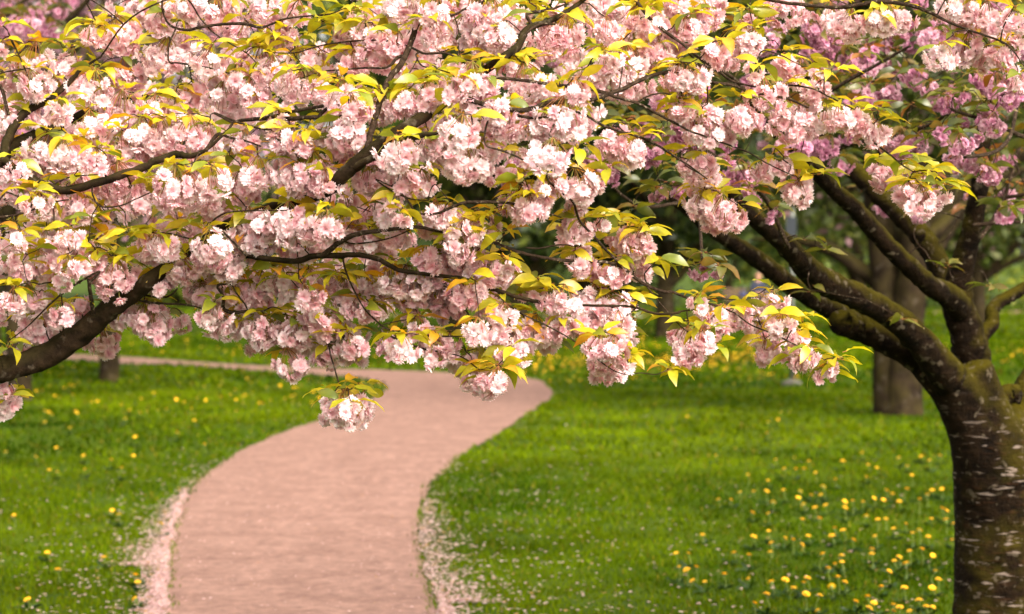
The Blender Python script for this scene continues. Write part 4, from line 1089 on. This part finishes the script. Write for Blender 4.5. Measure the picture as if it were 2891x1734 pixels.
for _ in range(60):
    p_ = P(random.uniform(-350, 420), random.uniform(-300, 260), random.uniform(12.7, 14.6)); lt.append(p_); llv += tuft(p_, random.randint(4, 7), 1.45)
grow_twigs(lp, lt, 60, .002)
place_leaves(lp, llv, 120, [w_ for w_ in (4, 2, 4, .6, 4, 4) for _ in range(3)])

# ================================================================== background trees
def foliage_mesh(clumps, n, size, cols, seed, flat=1.0):
    """leaf-sized quads in clumps: clumps = list of (centre, radius)"""
    g = np.random.default_rng(seed)
    k = g.integers(0, len(clumps), n)
    cen = np.array([c for c, r in clumps])[k]; rr = np.array([r for c, r in clumps])[k]
    dirs = g.normal(size=(n, 3)); dirs /= np.linalg.norm(dirs, axis=1)[:, None]
    p = cen + dirs * (rr * g.random(n) ** .45)[:, None] * np.array([1, 1, flat])
    u = g.normal(size=(n, 3)); u /= np.linalg.norm(u, axis=1)[:, None]
    v = np.cross(u, g.normal(size=(n, 3))); v /= np.linalg.norm(v, axis=1)[:, None] + 1e-9
    s = size * (.6 + .8 * g.random(n))[:, None]
    V = np.stack([p - u * s, p + v * s * .45, p + u * s, p - v * s * .45], 1).reshape(-1, 3)
    i = (np.arange(n) * 4)[:, None]
    f = np.concatenate([i + [0, 1, 2], i + [0, 2, 3]], 0)
    ci = g.choice(len(cols), n, p=np.array([w for c, w in cols]) / sum(w for c, w in cols))
    C = np.array([c for c, w in cols])[ci] * (.75 + .5 * g.random((n, 1))) * (.8 + .4 * (k % 7 / 6.0))[:, None]
    return V, f, np.repeat(C, 4, 0)

def bg_tree(name, pos, label, h, tr_r, crown, cols, n, size, seed, stems=1, first=1.6, group=None, limbs=6, lean=0.0, cat='tree', flat=.75):
    """crown = (radius, bottom, top)"""
    g = random.Random(seed)
    root = tag(empty(name, (pos[0], pos[1], 0)), label, cat, group)
    cr, cb, ct = crown
    mb = Mesh(); br = []
    for s in range(stems):
        a = g.random() * 6.28; sp_ = .12 if stems > 1 else 0
        x0, y0 = math.cos(a) * sp_, math.sin(a) * sp_
        pts = [(x0 * .3, y0 * .3, -.1), (x0 * .7, y0 * .7, .12), (x0 + lean * .3, y0, first * .6), (x0 * 1.8 + lean, y0 * 1.8, first), (x0 * 3 + g.gauss(0, .2) + lean * 1.5, y0 * 3, h * .5), (g.gauss(0, .4) + lean * 2, g.gauss(0, .4), h * .85)]
        rs = [tr_r * 1.5, tr_r * 1.12, tr_r, tr_r * .92, tr_r * .55, tr_r * .15]
        if stems > 1: rs = [q * .72 for q in rs]
        c = catmull(pts, 5); r = np.interp(np.linspace(0, 5, len(c)), range(6), rs)
        tube(mb, c, r, 12, .05)
        for k in range(limbs):
            i = g.randint(int(len(c) * .5), len(c) - 2)
            a = g.random() * 6.28; L_ = cr * g.uniform(.5, .95)
            e = c[i] + np.array([math.cos(a) * L_, math.sin(a) * L_, g.uniform(.25, .8) * L_])
            m_ = (c[i] + e) / 2 + np.array([0, 0, .12 * L_])
            br.append((catmull([c[i], m_, e], 5), np.linspace(r[i] * .65, .015, 11)))
    obj('trunk', mb.mesh('trunk', [M_BARK_B]), root)
    for bc, brd in br:
        mbb = Mesh(); tube(mbb, bc, brd[:len(bc)], 8, .05)
        obj('branch', mbb.mesh('branch', [M_BARK_B]), root)
    clumps = []
    for k in range(26):
        z = g.uniform(0, 1); a = g.random() * 6.28
        rr = cr * math.sqrt(max(.05, 1 - (2 * z - 1) ** 2 * .85)) * g.random() ** .5
        clumps.append((np.array([math.cos(a) * rr + lean, math.sin(a) * rr, cb + (ct - cb) * z]), cr * g.uniform(.22, .42)))
    V, f, C = foliage_mesh(clumps, n, size, cols, seed, flat)
    obj('crown', mesh_from('crown', V, f, C, None, [M_FAR]), root)
    return root
GREEN = [((.05, .085, .012), 3), ((.085, .12, .014), 3), ((.03, .055, .01), 2), ((.16, .18, .02), 1)]
DARKG = [((.03, .05, .010), 3), ((.05, .07, .012), 2), ((.02, .03, .008), 2), ((.09, .11, .015), 1)]
LIMEG = [((.14, .19, .015), 3), ((.20, .22, .02), 2), ((.08, .12, .012), 2)]
OLIVE = [((.055, .075, .012), 3), ((.085, .095, .014), 2), ((.04, .055, .010), 2), ((.22, .12, .13), .6)]
PINKB = [((.34, .17, .23), 3), ((.06, .07, .014), 3), ((.10, .08, .02), 2), ((.42, .24, .28), 1)]
PALEB = [((.40, .26, .25), 2), ((.10, .12, .02), 3), ((.05, .07, .012), 3)]

# several-stemmed tree behind the purple cherry
g_ = G(2535, 1172)
bg_tree('park_tree', g_, 'grey-brown several-stemmed tree standing behind the purple cherry trunk', 8, .27, (2.9, 3.2, 7.2), OLIVE, 8000, .10, 41, 3, 1.9, limbs=5, lean=.02)
g_ = G(308, 1078)
bg_tree('park_tree', g_, 'slim dark trunk tree beside the far stretch of the path', 7, .135, (3.0, 2.4, 7), PINKB, 8000, .09, 42, 1, 1.7)
g_ = G(55, 1132)
bg_tree('park_tree', g_, 'slim tree trunk half hidden below the heavy pink cherry limb', 7, .14, (3.2, 2.5, 7.2), PINKB, 9000, .085, 43, 1, 1.7, lean=-.1)
# row of dark-stemmed trees across the meadow
row = [(1292, 945, 'dark tree across the meadow, beside the far path', 44), (1465, 952, 'dark-stemmed tree across the meadow with a low level limb', 45), (1640, 944, 'dark-stemmed tree between two others in the row across the meadow', 46),
       (1765, 940, 'slim dark tree in the row across the meadow', 47), (1878, 956, 'thick dark tree in the row across the meadow, behind the yellow dandelions', 48), (2420, 930, 'dark tree across the meadow behind the several-stemmed tree', 49), (2760, 935, 'dark tree across the meadow behind the purple cherry', 50)]
for x, y, lab, sd_ in row:
    g_ = G(x, y)
    bg_tree('meadow_tree', g_, lab, 8, .21 if sd_ != 47 else .13, (3.6, 2.3, 8.5), random.Random(sd_).choice([OLIVE, PALEB, DARKG, OLIVE]), 7000, .15, sd_, 1, 1.5, 'trees across the meadow', 7)
for i, (x, d, lab) in enumerate(((-16, 40, 'rosy blossoming tree left of the far path'), (-9.5, 44, 'rosy blossoming tree across the far path'))):
    bg_tree('meadow_tree', (x, d), lab, 8, .2, (3.8, 2.6, 9), PINKB, 7000, .14, 60 + i, 1, 1.6)
# shrubs and tall trees that close the view
random.seed(77)
sh = [(-34, 92, LIMEG), (-27, 95, GREEN), (-20, 90, GREEN), (-13, 94, LIMEG), (-6.5, 91, GREEN), (-1, 96, DARKG), (4, 90, DARKG), (8.5, 94, GREEN), (13, 97, LIMEG), (17, 93, GREEN), (21.5, 96, LIMEG), (27, 98, GREEN), (34, 100, GREEN)]
kinds = {id(LIMEG): 'yellow-green', id(GREEN): 'mid-green', id(DARKG): 'dark green'}
for i, (x, d, cc) in enumerate(sh):
    r_ = random.uniform(3.4, 4.4); hh = random.uniform(3.6, 5.2)
    root = tag(empty('shrub', (x, d, 0)), f'rounded {kinds[id(cc)]} shrub in the belt beyond the far path', 'shrub', f'{kinds[id(cc)]} shrubs beyond the far path')
    mb = Mesh()
    for k in range(6):
        a = random.random() * 6.28
        tube(mb, catmull([(0, 0, -.1), (math.cos(a) * .5, math.sin(a) * .5, hh * .4), (math.cos(a) * 1.6, math.sin(a) * 1.6, hh * .75)], 3), np.linspace(.07, .02, 7), 6)
    obj('stem', mb.mesh('stem', [M_BARK_B]), root)
    cl_ = [(np.array([random.gauss(0, r_ * .45), random.gauss(0, r_ * .3), random.uniform(.5, hh)]), random.uniform(.8, 1.6)) for _ in range(16)]
    V, f, C = foliage_mesh(cl_, 4500, .16, cc, 300 + i)
    obj('foliage', mesh_from('foliage', V, f, C, None, [M_FAR]), root)
for i in range(11):
    x = -42 + i * 8.4 + random.gauss(0, 1.2); d = random.uniform(108, 122)
    cc = random.choice([GREEN, DARKG, DARKG, GREEN])
    bg_tree('tall_tree', (x, d), f'tall {kinds[id(cc)]} tree at the far end of the park', 16, .32, (6.2, 2.4, 17), cc, 14000, .32, 400 + i, 1, 3, f'tall {kinds[id(cc)]} trees at the far end of the park', 6)

# ================================================================== sign post, bench, person
M_STEEL = plain('galvanised_steel', (0.14, 0.15, 0.13), .5, .6, 20, .15)
M_CONC = plain('concrete', (.07, .065, .05), .9, 0, 14, .25, .3)
M_BLUE = plain('blue_plate', (.012, .018, .026), .5, 0, 6, .1)
g_ = G(2236, 1087)
root = tag(empty('sign_post', g_), 'thin grey metal post with a small blue plate standing in the meadow', 'sign post')
mb = Mesh(); tube(mb, [(0, 0, -.05), (0, 0, 1.2), (0, 0, 2.52)], [.033] * 3, 12, 0)
pole = obj('pole', mb.mesh('pole', [M_STEEL]), root)
mb = Mesh(); tube(mb, [(0, 0, 2.515), (0, 0, 2.55)], [.036, .03], 12, 0); obj('cap', mb.mesh('cap', [M_STEEL]), pole)
mb = Mesh(); box(mb, (-.02, -.045, 2.3), (.15, .012, .26)); plate = obj('plate', mb.mesh('plate', [M_BLUE], False), root)
mb = Mesh()
for z in (2.2, 2.4): box(mb, (0, -.036, z), (.09, .012, .03))
obj('bracket', mb.mesh('bracket', [M_STEEL], False), plate)
mb = Mesh(); tube(mb, [(0, 0, -.05), (0, 0, .035), (0, 0, .05)], [.16, .15, .13], 18, .02); obj('footing', mb.mesh('footing', [M_CONC]), root)

BD = 80.0
bp = P(2142, 860, BD); bxp = float(bp[0])
M_WOOD = plain('bench_wood', (.10, .055, .025), .7, 0, 12, .3)
M_IRON = plain('bench_iron', (.02, .02, .02), .5, .4)
root = tag(empty('park_bench', (bxp - .3, BD + .15, 0)), 'brown slatted park bench by the far path, with a seated person', 'bench')
for i in range(4):
    mb = Mesh(); box(mb, (0, -.18 + i * .115, .44), (1.7, .095, .03)); obj('seat_slat', mb.mesh('seat_slat', [M_WOOD], False), root)
for i in range(3):
    mb = Mesh(); box(mb, (0, .25 + i * .03, .58 + i * .13), (1.7, .025, .095)); obj('back_slat', mb.mesh('back_slat', [M_WOOD], False), root)
for x in (-.68, .68):
    mb = Mesh()
    tube(mb, catmull([(x, -.2, -.02), (x, -.19, .25), (x, -.17, .425)], 3), [.022] * 7, 6, 0)
    tube(mb, catmull([(x, .3, -.02), (x, .22, .3), (x, .25, .55), (x, .335, .9)], 3), [.022] * 10, 6, 0)
    tube(mb, [(x, -.18, .405), (x, .22, .405)], [.018, .018], 6, 0)
    obj('leg', mb.mesh('leg', [M_IRON]), root)

def skin_mesh(name, pts, edges, radii, mat, levels=2):
    me = bpy.data.meshes.new(name)
    me.from_pydata([tuple(p) for p in pts], edges, [])
    o = bpy.data.objects.new(name, me); COL.objects.link(o)
    md = o.modifiers.new('s', 'SKIN'); md.use_smooth_shade = True
    if not me.skin_vertices: me.skin_vertices.new()
    for i, r in enumerate(radii):
        me.skin_vertices[0].data[i].radius = (r, r) if not isinstance(r, tuple) else r
        me.skin_vertices[0].data[i].use_root = (i == 0)
    o.modifiers.new('u', 'SUBSURF').levels = levels
    dg = bpy.context.evaluated_depsgraph_get()
    out = bpy.data.meshes.new_from_object(o.evaluated_get(dg))
    out.name = name; out.materials.clear(); out.materials.append(mat)
    bpy.data.objects.remove(o)
    return out
M_SKIN = plain('skin', (.58, .30, .19), .55, 0, 5, .06)
M_NAVY = plain('navy_jacket', (.012, .016, .035), .8, 0, 10, .2)
M_JEANS = plain('dark_trousers', (.02, .022, .03), .85, 0, 14, .2)
M_HAIR = plain('brown_hair', (.05, .025, .012), .6, 0, 30, .3)
M_SHOE = plain('shoes', (.03, .025, .02), .6)
pr = tag(empty('person', (bxp, BD + .02, 0)), 'seated person in a dark navy jacket on the bench by the far path', 'person')
# pelvis at the seat, facing the camera's left (-x, -y); hands together on the lap
body = [(0, .1, .53), (0, .12, .75), (0, .13, 1.0), (0, .12, 1.12), (0, .10, 1.2), (0, .085, 1.30), (0, .085, 1.36),       # 0-6 spine, neck, head
        (-.16, .12, 1.06), (-.22, .04, .84), (-.10, -.16, .72), (-.05, -.22, .70), (.16, .12, 1.06), (.22, .04, .84), (.10, -.16, .72), (.05, -.22, .71),
        (-.1, .05, .53), (-.12, -.36, .53), (-.13, -.36, .10), (-.13, -.50, .05), (.1, .05, .53), (.13, -.36, .54), (.14, -.34, .10), (.15, -.48, .05)]
ed = [(0, 1), (1, 2), (2, 3), (3, 4), (4, 5), (5, 6), (2, 7), (7, 8), (8, 9), (9, 10), (2, 11), (11, 12), (12, 13), (13, 14), (0, 15), (15, 16), (16, 17), (17, 18), (0, 19), (19, 20), (20, 21), (21, 22)]
rd_ = [.13, .12, .13, .06, .055, .095, .085, .06, .047, .036, .032, .06, .047, .036, .032, .09, .065, .045, .035, .09, .065, .045, .035]
bod = obj('body', skin_mesh('body', body, ed, rd_, M_SKIN), pr)
jk = [(0, .1, .56), (0, .12, .75), (0, .13, 1.0), (0, .125, 1.10), (-.165, .12, 1.06), (-.23, .04, .84), (-.11, -.15, .725), (.165, .12, 1.06), (.23, .04, .84), (.11, -.15, .725)]
obj('jacket', skin_mesh('jacket', jk, [(0, 1), (1, 2), (2, 3), (2, 4), (4, 5), (5, 6), (2, 7), (7, 8), (8, 9)], [.165, .16, .165, .085, .085, .068, .052, .085, .068, .052], M_NAVY), pr)
tj = [(0, .1, .54), (-.1, .05, .535), (-.12, -.36, .535), (-.13, -.36, .12), (.1, .05, .535), (.13, -.36, .545), (.14, -.34, .12)]
obj('trousers', skin_mesh('trousers', tj, [(0, 1), (1, 2), (2, 3), (0, 4), (4, 5), (5, 6)], [.155, .115, .085, .06, .115, .085, .06], M_JEANS), pr)
hr = [(0, .12, 1.26), (0, .13, 1.34), (0, .10, 1.42), (0, .05, 1.425)]
obj('hair', skin_mesh('hair', hr, [(0, 1), (1, 2), (2, 3)], [.075, .09, .085, .06], M_HAIR), pr)
for s_ in (-1, 1):
    obj('shoe', skin_mesh('shoe', [(s_ * .135, -.33, .06), (s_ * .14, -.44, .05), (s_ * .145, -.54, .035)], [(0, 1), (1, 2)], [.055, .05, .035], M_SHOE), pr)
    for k in range(5):
        x0 = s_ * (.055 - .01 * k) - s_ * .02
        fl = .045 + .02 * (k in (1, 2, 3))
        q = [(x0, -.235, .715 - .004 * k), (x0 - s_ * .012, -.235 - fl * .6, .705 - .004 * k), (x0 - s_ * .018, -.225 - fl, .685 - .004 * k)] if k else [(s_ * .06, -.21, .735), (s_ * .04, -.235, .75), (s_ * .02, -.255, .745)]
        obj('finger', skin_mesh('finger', q, [(0, 1), (1, 2)], [.010, .009, .008], M_SKIN, 1), bod)
fc = Mesh(); tube(fc, [(0, .005, 1.31), (0, -.022, 1.285)], [.012, .016], 6, 0); obj('nose', fc.mesh('nose', [M_SKIN]), bod)
for s_ in (-1, 1):
    fc = Mesh(); tube(fc, [(s_ * .033, .006, 1.315), (s_ * .033, -.006, 1.315)], [.012, .008], 8, 0); obj('eye', fc.mesh('eye', [M_HAIR]), bod)
    fc = Mesh(); tube(fc, [(s_ * .085, .09, 1.33), (s_ * .097, .092, 1.31), (s_ * .09, .088, 1.28)], [.012, .014, .01], 6, 0); obj('ear', fc.mesh('ear', [M_SKIN]), bod)
fc = Mesh(); tube(fc, [(-.025, .004, 1.255), (0, -.004, 1.252), (.025, .004, 1.255)], [.005, .008, .005], 6, 0); obj('mouth', fc.mesh('mouth', [plain('lips', (.42, .13, .10), .5)]), bod)
M_BAG = plain('blue_bag', (.03, .035, .09), .8)
bag = tag(empty('bag', (bxp - .5, BD + .12, .455)), 'dark blue bag lying on the bench beside the seated person', 'bag')
obj('pouch', skin_mesh('pouch', [(0, 0, .13), (0, 0, .24), (0, 0, .33)], [(0, 1), (1, 2)], [(.17, .12), (.16, .1), (.08, .05)], M_BAG), bag)
mb = Mesh(); tube(mb, catmull([(-.08, 0, .36), (-.05, 0, .46), (.05, 0, .46), (.08, 0, .36)], 4), [.012] * 13, 6, 0); obj('strap', mb.mesh('strap', [M_BAG]), bag)

# ================================================================== dandelions
def dand_head():
    g = random.Random(3); mb = Mesh()
    for ring, (k, r0, r1, z0, z1) in enumerate(((16, .004, .021, .004, .006), (13, .003, .016, .006, .012), (9, .001, .010, .008, .015))):
        for j in range(k):
            a = 6.283 * (j + g.random() * .5) / k; w_ = .0042
            ca, sa = math.cos(a), math.sin(a)
            rr = r1 * g.uniform(.88, 1.1)
            V = [(ca * r0 + sa * w_ * .5, sa * r0 - ca * w_ * .5, z0), (ca * r0 - sa * w_ * .5, sa * r0 + ca * w_ * .5, z0), (ca * rr - sa * w_, sa * rr + ca * w_, z1), (ca * rr + sa * w_, sa * rr - ca * w_, z1)]
            mb.add(V, [(0, 1, 2), (0, 2, 3)])
    tube(mb, [(0, 0, -.009), (0, 0, -.002), (0, 0, .005)], [.005, .009, .010], 8, 0, (1, 1, 1), 1)
    return mb
DH = dand_head(); dh_me = DH.mesh('flower_head', [M_YELLOW, M_STEM], False)
dh_arr = DH.arrays()
stems_me = []
for k in range(4):
    mb = Mesh(); tube(mb, catmull([(random.gauss(0, .01), random.gauss(0, .01), -1), (random.gauss(0, .012), random.gauss(0, .012), -.5), (0, 0, -.0)], 3), [.0022] * 7, 5, 0)
    stems_me.append(mb.mesh('stem', [M_STEM]))
dz8 = "120,110 325,380 740,410 865,395 970,420 800,475 880,475 935,475 1020,500 545,515 685,555 1340,362 1205,420 1385,445 1445,465 1600,397 1755,385 1885,382 1815,415 1660,455 1690,517 1370,530 1155,545 1070,597 1055,655 910,630 985,657 895,672 675,630 795,620 585,632 490,637 340,687 425,690 720,708 935,725 1015,745 1090,728 1220,703 1278,697 1222,745 1350,705 1425,678 1490,690 1510,625 1555,650 1655,615 1600,703 1740,685 1797,655 1832,622 1900,615 575,782 690,787 925,828 1043,822 1370,805 1453,828 1507,825 1825,822 1930,767 1900,750 1927,830 1985,860 1648,857 1560,890 1150,887 1210,903 690,908 585,948 803,957 860,970 965,943 1133,943 1278,970 1435,945 1695,922 1742,903 1805,947 1972,970 230,938 710,993 920,1003 1070,1070 1200,1080 1410,1070 1410,1037 1760,1035 1675,1050 1600,1090 1835,1078 700,1055 553,1077 45,1063 128,1065 450,1063 1155,1140 1200,1125 1108,1173 1568,1117 1650,1137 1530,1190 1853,1188 65,1160 185,1160 120,1180 380,1212 160,1255 245,1263 550,1243 710,1267 805,1250 935,1270 960,1240 1175,1232 1220,1267 865,1307 1130,1297 1480,1300 1637,1305 1875,1248 1832,1305 675,1350 1045,1357 950,1350 1380,1368 1295,1403 1425,1410 1740,1393 590,1415 1560,1425 1605,1443 1390,1448 1790,1437 1835,1440 1035,1465 1675,1467 1560,1470 680,225 755,130 685,145 775,78"
dl8 = "870,437 960,350 600,350 795,380 405,295 255,360 40,325 325,110 505,148 355,455 410,467 610,450 1470,270 970,215 1270,185 1130,25 1000,42 930,22 370,55 900,85 1395,95 100,778 805,742 850,775 1155,840 340,1047 745,1083 415,1172 970,1210 990,1260 200,1385 970,1380"
def spots(txt, ox, oy, s): return [(ox + float(q.split(',')[0]) / s, oy + float(q.split(',')[1]) / s) for q in txt.split()]
M_ROS = leafy('rosette_leaf', trans=.25, noise=30, amount=.25, gloss=.03)
ros_me = []
for k in range(4):
    J = Joined(); g = random.Random(70 + k)
    for j in range(9):
        v, f, T = leaf_geo(.085 * g.uniform(.7, 1.15), .022, g.uniform(.2, .9), .3, 800 + k * 20 + j, .03)
        d_ = np.array([math.cos(j * .7 + g.random()), math.sin(j * .7 + g.random()), g.uniform(.25, .8)])
        J.put(v, f, np.tile(np.array([.016, .042, .002]) * g.uniform(.7, 1.5), (len(v), 1)), None, frame(d_, g.gauss(0, .4)), np.zeros(3), 1.0)
    ros_me.append(J.mb.mesh('leaf_rosette', [M_ROS]))
random.seed(8)
def dandelion(sx, sy, label, group, parts=True):
    h = random.uniform(.055, .11)
    p = G(sx, sy, h)
    d0 = tag(empty('dandelion', (p[0], p[1], 0)), label, 'dandelion', group)
    sc = random.uniform(.72, 1.05)
    M3 = rotz(random.random() * 6.28, random.gauss(0, .3), random.gauss(0, .3))
    o = obj('flower_head', dh_me, d0); o.matrix_local = to_mat(M3, (0, 0, h), sc)
    if parts and random.random() < .75:
        ro = obj('leaf_rosette', random.choice(ros_me), d0); ro.rotation_euler = (0, 0, random.random() * 6.28); ro.location = (0, 0, .004)
    st = obj('stem', random.choice(stems_me), d0); st.location = (0, 0, h - .004); st.scale = (1, 1, h + .01)
nd = 0
for sx, sy in spots(dz8, 1891, 1134, ZS):
    dandelion(sx, sy, 'yellow dandelion blooming in the lawn near the purple cherry trunk', 'dandelions near the purple cherry'); nd += 1
for sx, sy in spots(dl8, 0, 1150, 2.541):
    dandelion(sx, sy, 'yellow dandelion scattered in the lawn within the curve of the path', 'dandelions within the curve of the path'); nd += 1
far_sp = []
while len(far_sp) < 800:
    u = random.random()
    if u < .70:   sx, sy = random.uniform(1440, 2350), random.triangular(950, 1085, 1020)
    elif u < .78: sx, sy = random.uniform(2640, 2950), random.triangular(960, 1030, 1000)
    elif u < .87: sx, sy = random.uniform(100, 1080), random.triangular(1020, 1190, 1090)
    else:         sx, sy = random.uniform(300, 1500), random.uniform(930, 1030)
    q = G(sx, sy, .08)
    if in_poly(np.array([q[0]]), np.array([q[1]]), poly)[0]: continue
    if vn2(np.array([q[0] * .8]), np.array([q[1] * .35]))[0] < random.uniform(.1, .7): continue
    far_sp.append((sx, sy))
far_sp.sort(key=lambda q: -q[1])
for sx, sy in far_sp[:300 - nd]:
    dandelion(sx, sy, 'yellow dandelion in the far meadow grass beyond the bend of the path', 'dandelions in the far meadow', False)
J = Joined()
for sx, sy in far_sp[300 - nd:]:
    p = G(sx, sy, random.uniform(.07, .13))
    J.put(dh_arr[0], dh_arr[1], dh_arr[2], dh_arr[3], rotz(random.random() * 6.28, random.gauss(0, .3), random.gauss(0, .3)), p, random.uniform(.9, 1.3))
tag(obj('far_dandelions', J.mb.mesh('far_dandelions', [M_YELLOW, M_STEM], False)), 'drifts of tiny yellow dandelions across the far meadow', 'dandelions', kind='stuff')
print('tris', sum(len(m.polygons) for m in bpy.data.meshes))
